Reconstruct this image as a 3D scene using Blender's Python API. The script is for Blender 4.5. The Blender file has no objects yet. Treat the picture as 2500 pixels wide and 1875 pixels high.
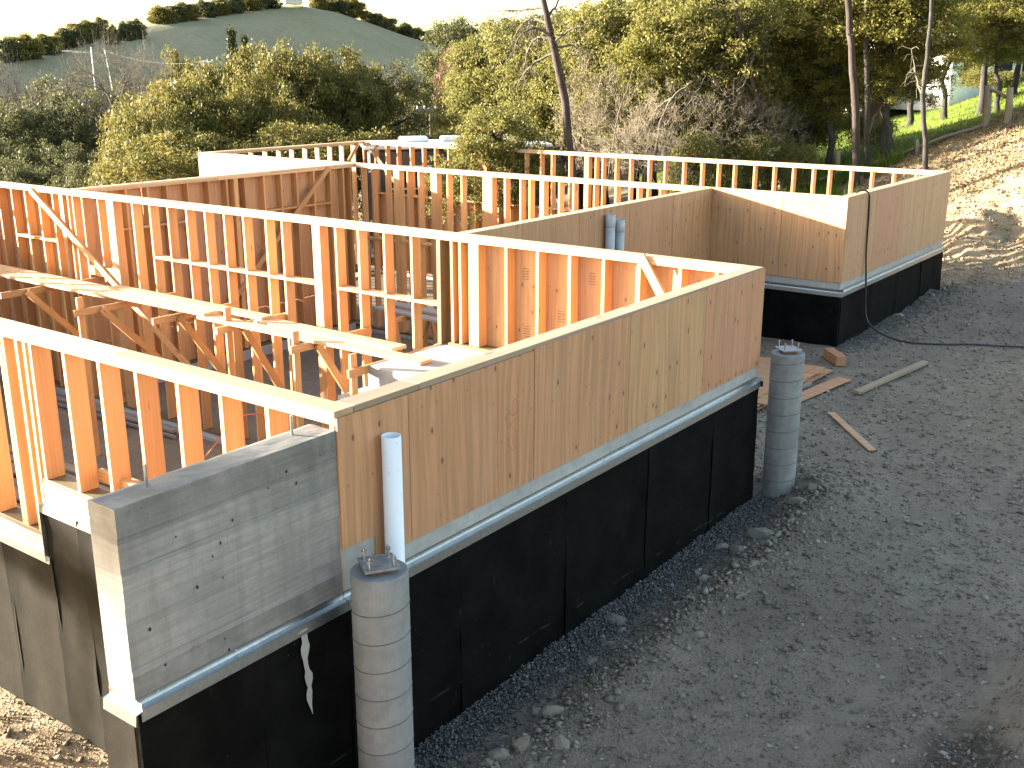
import bpy, bmesh, math, random
import numpy as np
from mathutils import Vector, Matrix

# ------------------------------------------------------------------ camera, sky, sun, exposure
SC = bpy.context.scene
COL = SC.collection
F_PX, YAW, PITCH = 2614.07, 0.641, 0.285
CAM = np.array([-3.695, -3.909, 1.706])
_cy, _sy, _cp, _sp = math.cos(YAW), math.sin(YAW), math.cos(PITCH), math.sin(PITCH)
FWD = np.array([_cy * _cp, _sy * _cp, -_sp]); RGT = np.array([_sy, -_cy, 0.0]); UPV = np.cross(RGT, FWD)
HEAD = np.array([_cy, _sy, 0.0])
cam = bpy.data.cameras.new('camera'); cam.sensor_width = 36.0; cam.lens = F_PX / 2500 * 36
cam.clip_start = 0.05; cam.clip_end = 6000
cam_o = bpy.data.objects.new('camera', cam); COL.objects.link(cam_o)
cam_o.matrix_world = Matrix(((RGT[0], UPV[0], -FWD[0], CAM[0]), (RGT[1], UPV[1], -FWD[1], CAM[1]), (RGT[2], UPV[2], -FWD[2], CAM[2]), (0, 0, 0, 1)))
SC.camera = cam_o

SUN_EL = math.radians(10.6)
SUN_H = np.array([-0.458, 0.889])
TO_SUN = Vector((SUN_H[0] * math.cos(SUN_EL), SUN_H[1] * math.cos(SUN_EL), math.sin(SUN_EL))).normalized()
world = bpy.data.worlds.new('World'); SC.world = world; world.use_nodes = True
wn = world.node_tree.nodes; wn.clear()
sky = wn.new('ShaderNodeTexSky'); sky.sky_type = 'NISHITA'; sky.sun_disc = False
sky.sun_elevation = SUN_EL; sky.sun_rotation = math.atan2(SUN_H[0], SUN_H[1])
sky.air_density = 1.0; sky.dust_density = 1.7; sky.ozone_density = 0.3
bg = wn.new('ShaderNodeBackground'); bg.inputs['Strength'].default_value = 0.08
wo = wn.new('ShaderNodeOutputWorld')
world.node_tree.links.new(sky.outputs[0], bg.inputs[0]); world.node_tree.links.new(bg.outputs[0], wo.inputs[0])
sl = bpy.data.lights.new('sun', 'SUN'); sl.energy = 5.0; sl.angle = math.radians(0.6); sl.color = (1.0, 0.91, 0.77)
so = bpy.data.objects.new('sun', sl); COL.objects.link(so)
so.rotation_euler = TO_SUN.to_track_quat('Z', 'Y').to_euler(); so.location = (-20, 30, 15)
SC.view_settings.view_transform = 'Standard'; SC.view_settings.look = 'None'
SC.view_settings.exposure = 3.25; SC.view_settings.gamma = 1.0
SC.render.engine = 'CYCLES'
SC.cycles.max_bounces = 8; SC.cycles.diffuse_bounces = 5; SC.cycles.transparent_max_bounces = 6
SC.cycles.use_denoising = True

# ------------------------------------------------------------------ helpers
RNG = np.random.default_rng(7)
random.seed(7)
WM = {}

def ray(u, v):
    return FWD + RGT * (u - 1250) / F_PX - UPV * (v - 937.5) / F_PX
def at(u, v, D):
    """point on the pixel's ray at horizontal distance D ahead of the camera"""
    d = ray(u, v); return CAM + d * (D / (d @ HEAD))
def on(u, v, ax, val):
    d = ray(u, v); return CAM + d * ((val - CAM[ax]) / d[ax])

def tag(o, label=None, cat=None, group=None, kind=None):
    if label: o['label'] = label
    if cat: o['category'] = cat
    if group: o['group'] = group
    if kind: o['kind'] = kind
    return o

def new_mesh(name, verts, faces, mat=None, smooth=False, attr=None):
    me = bpy.data.meshes.new(name)
    v = np.asarray(verts, np.float32); 
    if isinstance(faces, np.ndarray):
        nf, k = faces.shape
        me.vertices.add(len(v)); me.vertices.foreach_set('co', v.ravel())
        me.loops.add(nf * k); me.loops.foreach_set('vertex_index', faces.astype(np.int32).ravel())
        me.polygons.add(nf); me.polygons.foreach_set('loop_start', np.arange(0, nf * k, k, dtype=np.int32))
        try: me.polygons.foreach_set('loop_total', np.full(nf, k, np.int32))
        except Exception: pass
        me.update(calc_edges=True)
    else:
        me.from_pydata(v.tolist(), [], faces); me.update()
    if mat: me.materials.append(mat)
    if smooth: me.polygons.foreach_set('use_smooth', np.ones(len(me.polygons), bool))
    if attr:
        for an, (dom, arr) in attr.items():
            a = me.attributes.new(an, 'FLOAT', dom); a.data.foreach_set('value', np.asarray(arr, np.float32))
    return me

def link(name, me, M=None, parent=None):
    o = bpy.data.objects.new(name, me); COL.objects.link(o)
    M = M if M is not None else Matrix.Identity(4)
    WM[o] = M.copy()
    if parent is not None:
        o.parent = parent; o.matrix_basis = WM[parent].inverted() @ M
    else:
        o.matrix_basis = M
    return o

def empty(name, loc, label, cat, group=None):
    o = bpy.data.objects.new(name, None); COL.objects.link(o); o.empty_display_size = 0.2
    M = Matrix.Translation(Vector(loc)); o.matrix_basis = M; WM[o] = M
    return tag(o, label, cat, group)

T = lambda p: Matrix.Translation(Vector(p))
_boxes = {}
def box_mesh(L, W, H, mat, c=0.003):
    key = (round(L, 3), round(W, 3), round(H, 3), mat.name, c)
    if key in _boxes: return _boxes[key]
    bm = bmesh.new(); bmesh.ops.create_cube(bm, size=1.0)
    bmesh.ops.scale(bm, vec=(L, W, H), verts=bm.verts)
    if c: bmesh.ops.bevel(bm, geom=bm.edges[:], offset=min(c, 0.3 * min(L, W, H)), segments=1, affect='EDGES')
    me = bpy.data.meshes.new('piece'); bm.to_mesh(me); bm.free(); me.materials.append(mat)
    _boxes[key] = me; return me

def board(name, p0, p1, w, t, wdir, mat, parent=None, c=0.003):
    """a length of lumber from p0 to p1; w is measured along wdir, t across it"""
    p0, p1 = Vector(p0), Vector(p1); x = (p1 - p0); L = x.length; x.normalize()
    y = Vector(wdir); y = (y - x * y.dot(x)).normalized(); z = x.cross(y)
    M = Matrix(((x.x, y.x, z.x, 0), (x.y, y.y, z.y, 0), (x.z, y.z, z.z, 0), (0, 0, 0, 1)))
    M.translation = (p0 + p1) / 2
    return link(name, box_mesh(L, w, t, mat, c), M, parent)

def slab(name, x0, x1, y0, y1, z0, z1, mat, parent=None, c=0.004):
    return link(name, box_mesh(x1 - x0, y1 - y0, z1 - z0, mat, c), T(((x0 + x1) / 2, (y0 + y1) / 2, (z0 + z1) / 2)), parent)

def tubes(polys, sides=6, cap=True):
    """polys: list of [(p,r),...] -> verts, quad faces (tapered tubes)"""
    V, Fc = [], []; n0 = 0
    ang = np.arange(sides) * 2 * np.pi / sides; ca, sa = np.cos(ang), np.sin(ang)
    for pl in polys:
        P = np.array([p for p, r in pl], float); R = np.array([r for p, r in pl], float)
        Tn = np.gradient(P, axis=0); Tn /= np.linalg.norm(Tn, axis=1)[:, None] + 1e-9
        ref = np.array([0.3, 0.2, 0.93]) if abs(Tn[0][2]) < 0.8 else np.array([1.0, 0.1, 0])
        A = np.cross(Tn, ref); A /= np.linalg.norm(A, axis=1)[:, None] + 1e-9; B = np.cross(Tn, A)
        ring = P[:, None] + R[:, None, None] * (A[:, None] * ca[None, :, None] + B[:, None] * sa[None, :, None])
        V.append(ring.reshape(-1, 3)); m = len(P)
        i = np.arange(m - 1)[:, None] * sides; j = np.arange(sides)[None]; j2 = (j + 1) % sides
        Fc.append((n0 + np.stack([i + j, i + j2, i + sides + j2, i + sides + j], -1)).reshape(-1, 4)); n0 += m * sides
    return np.concatenate(V), np.concatenate(Fc)

def lathe(profile, n=32, closed=True):
    """profile [(r,z)...] around Z"""
    a = np.arange(n) * 2 * np.pi / n; V = []; Fc = []
    for r, z in profile:
        for t in a: V.append((r * math.cos(t), r * math.sin(t), z))
    m = len(profile)
    for i in range(m - 1):
        for j in range(n):
            k = (j + 1) % n; Fc.append((i * n + j, i * n + k, (i + 1) * n + k, (i + 1) * n + j))
    if closed:
        Fc.append(tuple(range((m - 1) * n, m * n))); Fc.append(tuple(reversed(range(n))))
    return V, Fc

# value noise for terrain (numpy)
def vnoise(x, y, seed=0):
    x = np.asarray(x, float); y = np.asarray(y, float)
    xi = np.floor(x).astype(np.int64); yi = np.floor(y).astype(np.int64); fx = x - xi; fy = y - yi
    fx = fx * fx * (3 - 2 * fx); fy = fy * fy * (3 - 2 * fy)
    def h(a, b):
        n = (a * 374761393 + b * 668265263 + seed * 144269) & 0x7fffffff
        n = ((n ^ (n >> 13)) * 1274126177) & 0x7fffffff
        return ((n ^ (n >> 16)) & 0xffff) / 65535.0
    return (h(xi, yi) * (1 - fx) + h(xi + 1, yi) * fx) * (1 - fy) + (h(xi, yi + 1) * (1 - fx) + h(xi + 1, yi + 1) * fx) * fy - 0.5
def fbm(x, y, seed=0, o=3):
    s = 0; a = 1.0
    for i in range(o): s = s + a * vnoise(x * 2 ** i + 17 * i, y * 2 ** i, seed + i); a *= 0.5
    return s

# ------------------------------------------------------------------ materials
class NT:
    def __init__(self, name):
        self.m = bpy.data.materials.new(name); self.m.use_nodes = True
        self.t = self.m.node_tree; self.n = self.t.nodes; self.n.clear()
        self.out = self.n.new('ShaderNodeOutputMaterial'); self.b = self.n.new('ShaderNodeBsdfPrincipled')
        self.L(self.b.outputs[0], self.out.inputs[0])
    def L(self, a, b): self.t.links.new(a, b)
    def node(self, t, **k):
        n = self.n.new(t)
        for a, v in k.items(): setattr(n, a, v)
        return n
    def coord(self, kind='Object'): return self.node('ShaderNodeTexCoord').outputs[kind]
    def pos(self): return self.node('ShaderNodeNewGeometry').outputs['Position']
    def mapping(self, src, scale=(1, 1, 1), loc=None, rot=None):
        n = self.node('ShaderNodeMapping'); self.L(src, n.inputs[0]); n.inputs['Scale'].default_value = scale
        if rot: n.inputs['Rotation'].default_value = rot
        if loc is not None:
            if hasattr(loc, 'node'): self.L(loc, n.inputs['Location'])
            else: n.inputs['Location'].default_value = loc
        return n.outputs[0]
    def rand(self): return self.node('ShaderNodeObjectInfo').outputs['Random']
    def rvec(self, k=37.0):
        c = self.node('ShaderNodeCombineXYZ'); r = self.rand()
        for i, f in enumerate((k, k * 1.7, k * 2.3)):
            self.L(self.math('MULTIPLY', r, f), c.inputs[i])
        return c.outputs[0]
    def math(self, op, a, b=None, c=None, clamp=False):
        n = self.node('ShaderNodeMath', operation=op); n.use_clamp = clamp
        for i, x in enumerate((a, b, c)):
            if x is None: continue
            if hasattr(x, 'node'): self.L(x, n.inputs[i])
            else: n.inputs[i].default_value = x
        return n.outputs[0]
    def noise(self, vec, scale=5, detail=3, rough=0.55, dist=0.0, out='Fac'):
        n = self.node('ShaderNodeTexNoise'); self.L(vec, n.inputs['Vector'])
        n.inputs['Scale'].default_value = scale; n.inputs['Detail'].default_value = detail
        n.inputs['Roughness'].default_value = rough; n.inputs['Distortion'].default_value = dist
        return n.outputs[out]
    def voro(self, vec, scale=5, feature='F1', out='Distance', rnd=1.0):
        n = self.node('ShaderNodeTexVoronoi', feature=feature); self.L(vec, n.inputs['Vector'])
        n.inputs['Scale'].default_value = scale; n.inputs['Randomness'].default_value = rnd
        return n.outputs[out]
    def ramp(self, fac, stops, interp='LINEAR'):
        n = self.node('ShaderNodeValToRGB'); self.L(fac, n.inputs[0]); e = n.color_ramp; e.interpolation = interp
        while len(e.elements) < len(stops): e.elements.new(0.5)
        for el, (p, c) in zip(e.elements, stops):
            el.position = p; el.color = (c[0], c[1], c[2], 1) if hasattr(c, '__len__') else (c, c, c, 1)
        return n.outputs[0]
    def mix(self, fac, a, b, mode='MIX'):
        n = self.node('ShaderNodeMix', data_type='RGBA', blend_type=mode)
        for i, x in ((0, fac), (6, a), (7, b)):
            if hasattr(x, 'node'): self.L(x, n.inputs[i])
            elif i == 0: n.inputs[i].default_value = x
            else: n.inputs[i].default_value = (x[0], x[1], x[2], 1)
        return n.outputs[2]
    def attr(self, name): return self.node('ShaderNodeAttribute', attribute_name=name).outputs['Fac']
    def bump(self, h, strength=0.3, dist=0.01):
        n = self.node('ShaderNodeBump'); self.L(h, n.inputs['Height']); n.inputs['Strength'].default_value = strength
        n.inputs['Distance'].default_value = dist; self.L(n.outputs[0], self.b.inputs['Normal'])
    def done(self, color=None, rough=0.7, metal=0.0, spec=None):
        if color is not None:
            if hasattr(color, 'node'): self.L(color, self.b.inputs['Base Color'])
            else: self.b.inputs['Base Color'].default_value = (*color, 1)
        if hasattr(rough, 'node'): self.L(rough, self.b.inputs['Roughness'])
        else: self.b.inputs['Roughness'].default_value = rough
        self.b.inputs['Metallic'].default_value = metal
        if spec is not None: self.b.inputs['Specular IOR Level'].default_value = spec
        return self.m

def mat_lumber(name, light, dark, red, amount=1.0, rough=0.65):
    m = NT(name); v = m.mapping(m.coord(), (1, 1, 1), m.rvec())
    g = m.noise(m.mapping(v, (0.9, 16, 16)), 1.0, 4, 0.6, 0.6)
    ring = m.node('ShaderNodeTexWave', wave_type='RINGS', rings_direction='X'); m.L(m.mapping(v, (0.35, 9, 9)), ring.inputs[0])
    ring.inputs['Scale'].default_value = 2.2; ring.inputs['Distortion'].default_value = 2.5; ring.inputs['Detail'].default_value = 2
    base = m.mix(m.ramp(m.rand(), [(0, 0), (1, 1)]), light, red)
    c1 = m.mix(m.math('MULTIPLY', m.ramp(g, [(0.35, 0), (0.7, 1)]), 0.55 * amount), base, dark)
    c2 = m.mix(m.math('MULTIPLY', m.ramp(ring.outputs['Fac'], [(0.4, 0), (0.9, 1)]), 0.28 * amount), c1, dark)
    kd = m.voro(m.mapping(v, (1.6, 7, 7)), 1.0)
    kn = m.ramp(kd, [(0.05, 1), (0.095, 0)])
    c3 = m.mix(m.math('MULTIPLY', kn, 0.8), c2, (0.10, 0.04, 0.018))
    wear = m.noise(m.mapping(v, (1, 2, 2)), 2.5, 4)
    c4 = m.mix(m.math('MULTIPLY', m.ramp(wear, [(0.58, 0), (0.75, 1)]), 0.35), c3, (0.22, 0.16, 0.12))
    vv_ = m.math('MULTIPLY_ADD', m.math('FRACT', m.math('MULTIPLY', m.rand(), 7.31)), .42, .74); cc_ = m.node('ShaderNodeCombineColor'); [m.L(vv_, cc_.inputs[i]) for i in range(3)]
    c4 = m.mix(1.0, c4, cc_.outputs[0], 'MULTIPLY')
    m.bump(g, 0.15, 0.003)
    return m.done(c4, rough)

M_STUD = mat_lumber('fir_lumber', (0.57, 0.325, 0.135), (0.35, 0.16, 0.057), (0.50, 0.242, 0.095))
M_PLATE = mat_lumber('fir_plate', (0.62, 0.43, 0.25), (0.38, 0.23, 0.12), (0.56, 0.35, 0.19))
M_PLATEG = mat_lumber('weathered_plate_shaded', (0.27, 0.21, 0.145), (0.17, 0.12, 0.078), (0.30, 0.215, 0.135))  # weathered grey, its colour darkened further because this top plate lies in shade
M_WEATH = mat_lumber('weathered_lumber', (0.36, 0.28, 0.19), (0.17, 0.12, 0.08), (0.30, 0.22, 0.14))
M_PT = mat_lumber('treated_lumber', (0.13, 0.09, 0.035), (0.05, 0.034, 0.013), (0.10, 0.07, 0.028))
M_TIMBER = mat_lumber('red_timber', (0.50, 0.27, 0.14), (0.30, 0.13, 0.06), (0.46, 0.23, 0.11))
M_GREYW = mat_lumber('grey_board', (0.30, 0.26, 0.23), (0.15, 0.125, 0.105), (0.26, 0.22, 0.20))
M_LOG = mat_lumber('old_log', (0.32, 0.24, 0.15), (0.13, 0.09, 0.05), (0.26, 0.19, 0.11))

def mat_ply(name, a, b, red):
    """softwood plywood, face grain along local Y (sheet built with height on Y)"""
    m = NT(name); v = m.mapping(m.coord(), (1, 1, 1), m.rvec(29))
    warp = m.noise(m.mapping(v, (2.2, 0.7, 1)), 1.0, 2, 0.5, out='Color')
    vv = m.node('ShaderNodeVectorMath', operation='MULTIPLY_ADD'); m.L(warp, vv.inputs[0]); vv.inputs[1].default_value = (0.16, 0.25, 0); m.L(v, vv.inputs[2])
    g = m.noise(m.mapping(vv.outputs[0], (30, 0.9, 1)), 1.0, 3, 0.6)
    fine = m.noise(m.mapping(v, (170, 2.5, 1)), 1.0, 2, 0.6)
    strip = m.voro(m.mapping(v, (4.0, 0.02, 0.02)), 1.0, out='Color')
    stripv = m.node('ShaderNodeSeparateColor'); m.L(strip, stripv.inputs[0])
    base = m.mix(m.ramp(m.rand(), [(.15, 0), (.9, 1)]), a, red)
    base = m.mix(m.math('MULTIPLY', stripv.outputs[0], 0.45), base, red)
    c = m.mix(m.math('MULTIPLY', m.ramp(g, [(0.38, 0), (0.62, 1)]), 0.7), base, b)
    c = m.mix(m.math('MULTIPLY', m.ramp(fine, [(0.45, 0), (0.7, 1)]), 0.25), c, b)
    blot = m.noise(m.mapping(v, (1.2, 0.9, 1)), 2.0, 3)
    c = m.mix(m.math('MULTIPLY', m.ramp(blot, [(0.5, 0), (0.75, 1)]), 0.30), c, (0.40, 0.24, 0.15))
    def knots(sc, r0, r1, keep, col, k):
        vec = m.mapping(v, sc)
        d = m.node('ShaderNodeTexVoronoi', voronoi_dimensions='2D'); m.L(vec, d.inputs['Vector']); d.inputs['Scale'].default_value = 1.0
        sep = m.node('ShaderNodeSeparateColor'); m.L(d.outputs['Color'], sep.inputs[0])
        on_ = m.math('LESS_THAN', sep.outputs[1], keep)
        msk = m.math('MULTIPLY', m.ramp(d.outputs['Distance'], [(r0, 1), (r1, 0)]), on_)
        return m.math('MULTIPLY', msk, k)
    halo = knots((7.5, 4.0, 1), 0.10, 0.30, 0.24, None, 0.35)
    c = m.mix(halo, c, (0.34, 0.17, 0.09))
    k1 = knots((7.5, 4.0, 1), 0.055, 0.10, 0.24, None, 0.85)
    c = m.mix(k1, c, (0.11, 0.045, 0.022))
    k2 = knots((15, 7.0, 1), 0.05, 0.09, 0.12, None, 0.75)
    c = m.mix(k2, c, (0.13, 0.06, 0.03))
    m.bump(g, 0.10, 0.002)
    return m.done(c, 0.62)
M_PLY = mat_ply('plywood_face', (0.49, 0.295, 0.135), (0.29, 0.15, 0.068), (0.46, 0.21, 0.11))
M_PLY2 = mat_ply('plywood_face_pale', (0.48, 0.295, 0.145), (0.31, 0.165, 0.08), (0.45, 0.215, 0.115))

def mat_concrete(name, a, b, formed=False, dark=0.10):
    m = NT(name); v = m.pos()
    n1 = m.noise(v, 2.2, 4, 0.6); n2 = m.noise(v, 11, 5, 0.65)
    c = m.mix(m.ramp(n1, [(0.3, 0), (0.7, 1)]), a, b)
    c = m.mix(m.math('MULTIPLY', m.ramp(n2, [(0.45, 0), (0.75, 1)]), 0.5), c, tuple(x * 0.62 for x in b))
    if formed:
        gr = m.noise(m.mapping(v, (1.3, 1.3, 55)), 1.0, 3, 0.6, 0.5)
        c = m.mix(m.math('MULTIPLY', m.ramp(gr, [(0.42, 0), (0.68, 1)]), 0.75), c, tuple(x * 0.5 for x in a))
        sz_ = m.node('ShaderNodeSeparateXYZ'); m.L(v, sz_.inputs[0]); wz = m.math('ADD', sz_.outputs[2], m.math('MULTIPLY', m.noise(v, 3, 3), .05))
        bandv = m.ramp(m.math('MULTIPLY_ADD', wz, -0.9, 0.02), [(0, .75), (.235, .35), (.38, .0), (.54, .12), (.82, .7)], 'CONSTANT')
        c = m.mix(m.math('MULTIPLY', bandv, m.ramp(n1, [(.3, .45), (.65, 1)])), c, (.085, .08, .073))
        st = m.noise(m.mapping(v, (14, 14, 0.9)), 1.0, 4, 0.6)
        c = m.mix(m.math('MULTIPLY', m.ramp(st, [(0.46, 0), (0.72, 1)]), 0.42), c, (0.10, 0.096, 0.09))
        mo = m.noise(v, 6, 5, .7)
        c = m.mix(m.math('MULTIPLY', m.ramp(mo, [(0.5, 0), (0.7, 1)]), 0.4), c, (0.25, 0.245, 0.235))
        m.bump(gr, 0.25, 0.004)
    else:
        m.bump(n2, 0.25, 0.004)
    pk = m.voro(v, 26); sep = m.noise(v, 4, 2)
    pm = m.math('MULTIPLY', m.ramp(pk, [(0.06, 1), (0.13, 0)]), m.ramp(sep, [(0.52, 0), (0.58, 1)]))
    c = m.mix(m.math('MULTIPLY', pm, 0.7), c, (dark, dark, dark))
    return m.done(c, 0.85)
M_CONC = mat_concrete('concrete', (0.37, 0.36, 0.34), (0.28, 0.273, 0.258))
M_CONCF = mat_concrete('board_formed_concrete', (0.31, 0.293, 0.268), (0.205, 0.195, 0.18), True, 0.04)
M_PIER = mat_concrete('pier_concrete', (0.255, 0.252, 0.245), (0.165, 0.164, 0.162))

def mat_membrane():
    m = NT('black_membrane'); v = m.pos()
    n = m.noise(v, 3.0, 5, 0.65); scuff = m.noise(m.mapping(v, (6, 6, 2)), 1.5, 5, 0.7)
    c = m.mix(m.ramp(n, [(0.35, 0), (0.75, 1)]), (0.0022, 0.0022, 0.0023), (0.0072, 0.007, 0.0067))
    c = m.mix(m.math('MULTIPLY', m.ramp(scuff, [(0.64, 0), (0.80, 1)]), 0.40), c, (0.05, 0.048, 0.044))
    dots = m.voro(v, 22); k = m.noise(v, 1.7, 2)
    c = m.mix(m.math('MULTIPLY', m.math('MULTIPLY', m.ramp(dots, [(0.05, 1), (0.09, 0)]), m.ramp(k, [(0.55, 0), (0.65, 1)])), 0.5), c, (0.2, 0.19, 0.17))
    sx = m.node('ShaderNodeSeparateXYZ'); m.L(v, sx.inputs[0])
    ln = m.math('ABSOLUTE', m.math('ADD', sx.outputs[2], m.math('ADD', 2.02, m.math('MULTIPLY', sx.outputs[0], .035))))
    brk = m.noise(m.mapping(v, (5, 5, 5)), 1.0, 3)
    c = m.mix(m.math('MULTIPLY', m.math('MULTIPLY', m.ramp(ln, [(0.004, 1), (0.012, 0)]), m.math('MULTIPLY', m.ramp(brk, [(.48, 0), (.6, 1)]), m.math('LESS_THAN', sx.outputs[1], .05))), .25), c, (.08, .075, .07))
    weave = m.noise(v, 260, 2)
    m.bump(m.math('ADD', weave, m.math('MULTIPLY', n, 6)), 0.3, 0.003)
    m.b.inputs['Sheen Weight'].default_value = 0.008; m.b.inputs['Sheen Roughness'].default_value = 0.5
    m.b.inputs['Sheen Tint'].default_value = (0.9, 0.8, 0.6, 1)
    return m.done(c, 0.75, 0, 0.05)
M_MEMB = mat_membrane()

def mat_fabric():
    m = NT('drain_fabric'); v = m.pos(); n = m.noise(v, 2.5, 5, 0.65); f = m.noise(v, 90, 3)
    c = m.mix(m.ramp(n, [(0.35, 0), (0.7, 1)]), (0.011, 0.0098, 0.0074), (0.019, 0.017, 0.0128))
    c = m.mix(m.math('MULTIPLY', m.ramp(f, [(.45, 0), (.7, 1)]), .4), c, (.012, .011, .009))
    m.bump(m.math('ADD', f, m.math('MULTIPLY', n, 5)), .35, .004); return m.done(c, .9, 0, .05)
M_FABRIC = mat_fabric()

def mat_metal():
    m = NT('galvanized_steel'); v = m.pos(); sp = m.voro(v, 55, out='Color')
    s = m.node('ShaderNodeSeparateColor'); m.L(sp, s.inputs[0])
    c = m.ramp(s.outputs[0], [(0, (0.45, 0.475, 0.49)), (1, (0.53, 0.555, 0.57))])
    d = m.noise(v, 3, 3); c = m.mix(m.math('MULTIPLY', m.ramp(d, [(0.5, 0), (0.8, 1)]), 0.3), c, (0.33, 0.33, 0.33))
    return m.done(c, 0.30, 1.0)
M_METAL = mat_metal()

def simple(name, c, rough=0.6, metal=0.0, var=0.25, scale=12, spec=None):
    m = NT(name); n = m.noise(m.pos(), scale, 4, 0.6)
    col = m.mix(m.ramp(n, [(0.35, 0), (0.7, 1)]), c, tuple(x * (1 - var) for x in c))
    return m.done(col, rough, metal, spec)
M_PVC = NT('white_pvc')
_s = M_PVC.noise(M_PVC.mapping(M_PVC.pos(), (30, 30, 12)), 1.0, 4, 0.7)
M_PVC = M_PVC.done(M_PVC.mix(M_PVC.math('MULTIPLY', M_PVC.ramp(_s, [(0.62, 0), (0.72, 1)]), 0.55), (0.70, 0.72, 0.74), (0.22, 0.20, 0.17)), 0.35)
M_PVCG = simple('grey_pvc', (0.40, 0.41, 0.42), 0.4, 0, .25, 8)
M_SEAM = simple('dark_cement_seam', (0.11, 0.112, 0.115), 0.9)
M_STEEL = simple('dull_steel_plate', (0.33, 0.34, 0.35), 0.5, 0.7, 0.4, 20)
M_RUST = simple('rusty_steel', (0.24, 0.12, 0.07), 0.8, 0.2, 0.5, 30)
M_HOSE = simple('black_rubber', (0.016, 0.017, 0.022), 0.45)
M_CORD = simple('orange_cord', (0.42, 0.11, 0.04), 0.5)
M_RED = simple('red_crayon', (0.52, 0.10, 0.045), 0.9)
M_BAG = simple('white_plastic_bag', (0.72, 0.72, 0.75), 0.4)
M_ABS = simple('black_plastic_pipe', (0.012, 0.012, 0.013), 0.4)
M_INK = simple('grade_stamp_ink', (0.09, 0.055, 0.04), 0.9)
M_WHITE = simple('white_paint', (0.72, 0.72, 0.70), 0.5, 0, 0.12, 3)
M_CREAM = simple('cream_stucco', (0.60, 0.56, 0.48), 0.8, 0, 0.15, 3)
M_ROOFR = simple('red_roof_tile', (0.30, 0.085, 0.05), 0.8, 0, 0.3, 2)
M_ROOFG = simple('grey_shingle', (0.14, 0.135, 0.13), 0.85, 0, 0.3, 3)
M_NAVY = simple('dark_panel', (0.035, 0.037, 0.05), 0.5)
M_GLASS = simple('dark_window_glass', (0.02, 0.025, 0.03), 0.08, 0, 0.2, 2)
M_FENCE = mat_lumber('redwood_fence', (0.09, 0.045, 0.025), (0.045, 0.022, 0.013), (0.075, 0.036, 0.02))
M_POLE = simple('utility_pole_wood', (0.22, 0.17, 0.12), 0.85, 0, 0.4, 4)
M_WIRE = simple('cable', (0.05, 0.05, 0.05), 0.6)

def mat_bark(name, a, b):
    m = NT(name); v = m.pos(); n = m.noise(m.mapping(v, (9, 9, 2.2)), 1.0, 5, 0.7)
    lich = m.noise(v, 3.5, 4, 0.6)
    c = m.mix(m.ramp(n, [(0.35, 0), (0.65, 1)]), a, b)
    c = m.mix(m.math('MULTIPLY', m.ramp(lich, [(0.52, 0), (0.68, 1)]), 0.3), c, (0.07, 0.07, 0.055))
    m.bump(n, 0.6, 0.02); return m.done(c, 0.9)
M_BARK = mat_bark('oak_bark', (0.036, 0.029, 0.023), (0.015, 0.012, 0.010))
M_PINEB = mat_bark('dead_pine_bark', (0.042, 0.027, 0.020), (0.018, 0.012, 0.009))
M_TWIG = mat_bark('bare_twig_bark', (0.115, 0.097, 0.070), (0.06, 0.05, 0.036))
M_BRUSH = mat_bark('sunlit_brush_bark', (0.26, 0.215, 0.145), (0.15, 0.12, 0.08))  # twig bark lightened in colour so the brush looks sunlit
M_TWIGD = mat_bark('dark_twig_bark', (0.05, 0.042, 0.033), (0.025, 0.02, 0.016))

def mat_leaf(name, stops, trans=0.35, rough=0.5):
    m = NT(name); r = m.attr('rnd'); c = m.ramp(r, stops)
    m.done(c, rough, 0, 0.15)
    tr = m.node('ShaderNodeBsdfTranslucent'); m.L(c, tr.inputs[0])
    mx = m.node('ShaderNodeMixShader'); mx.inputs[0].default_value = trans
    m.L(m.b.outputs[0], mx.inputs[1]); m.L(tr.outputs[0], mx.inputs[2]); m.L(mx.outputs[0], m.out.inputs[0])
    return m.m
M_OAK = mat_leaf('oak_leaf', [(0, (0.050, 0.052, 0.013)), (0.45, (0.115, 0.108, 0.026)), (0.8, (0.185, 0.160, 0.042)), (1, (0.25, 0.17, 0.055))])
M_OAKD = mat_leaf('shaded_oak_leaf', [(0, (0.045, 0.050, 0.020)), (0.6, (0.090, 0.094, 0.038)), (1, (0.145, 0.138, 0.058))], 0.45)  # oak leaf darkened in colour to stand in for shade on the crowns
M_BAY = mat_leaf('bay_leaf', [(0, (0.072, 0.074, 0.020)), (0.5, (0.160, 0.155, 0.044)), (0.85, (0.225, 0.200, 0.064)), (1, (0.28, 0.225, 0.085))], 0.45)
M_LIGHTL = mat_leaf('light_oak_leaf', [(0, (0.080, 0.084, 0.018)), (0.5, (0.165, 0.158, 0.036)), (1, (0.24, 0.21, 0.058))], 0.5)
M_CON = mat_leaf('conifer_needle', [(0, (0.028, 0.040, 0.014)), (1, (0.065, 0.075, 0.026))], 0.15)
M_RUSTL = mat_leaf('rusty_leaf', [(0, (0.09, 0.055, 0.028)), (1, (0.16, 0.10, 0.05))], 0.3)
M_GRASS = mat_leaf('grass_blade', [(0, (0.07, 0.115, 0.012)), (0.6, (0.13, 0.185, 0.02)), (1, (0.20, 0.22, 0.045))], 0.4)
M_LITTER = mat_leaf('dry_leaf', [(0, (0.10, 0.07, 0.035)), (0.5, (0.20, 0.145, 0.075)), (1, (0.30, 0.23, 0.13))], 0.15, 0.8)

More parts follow.
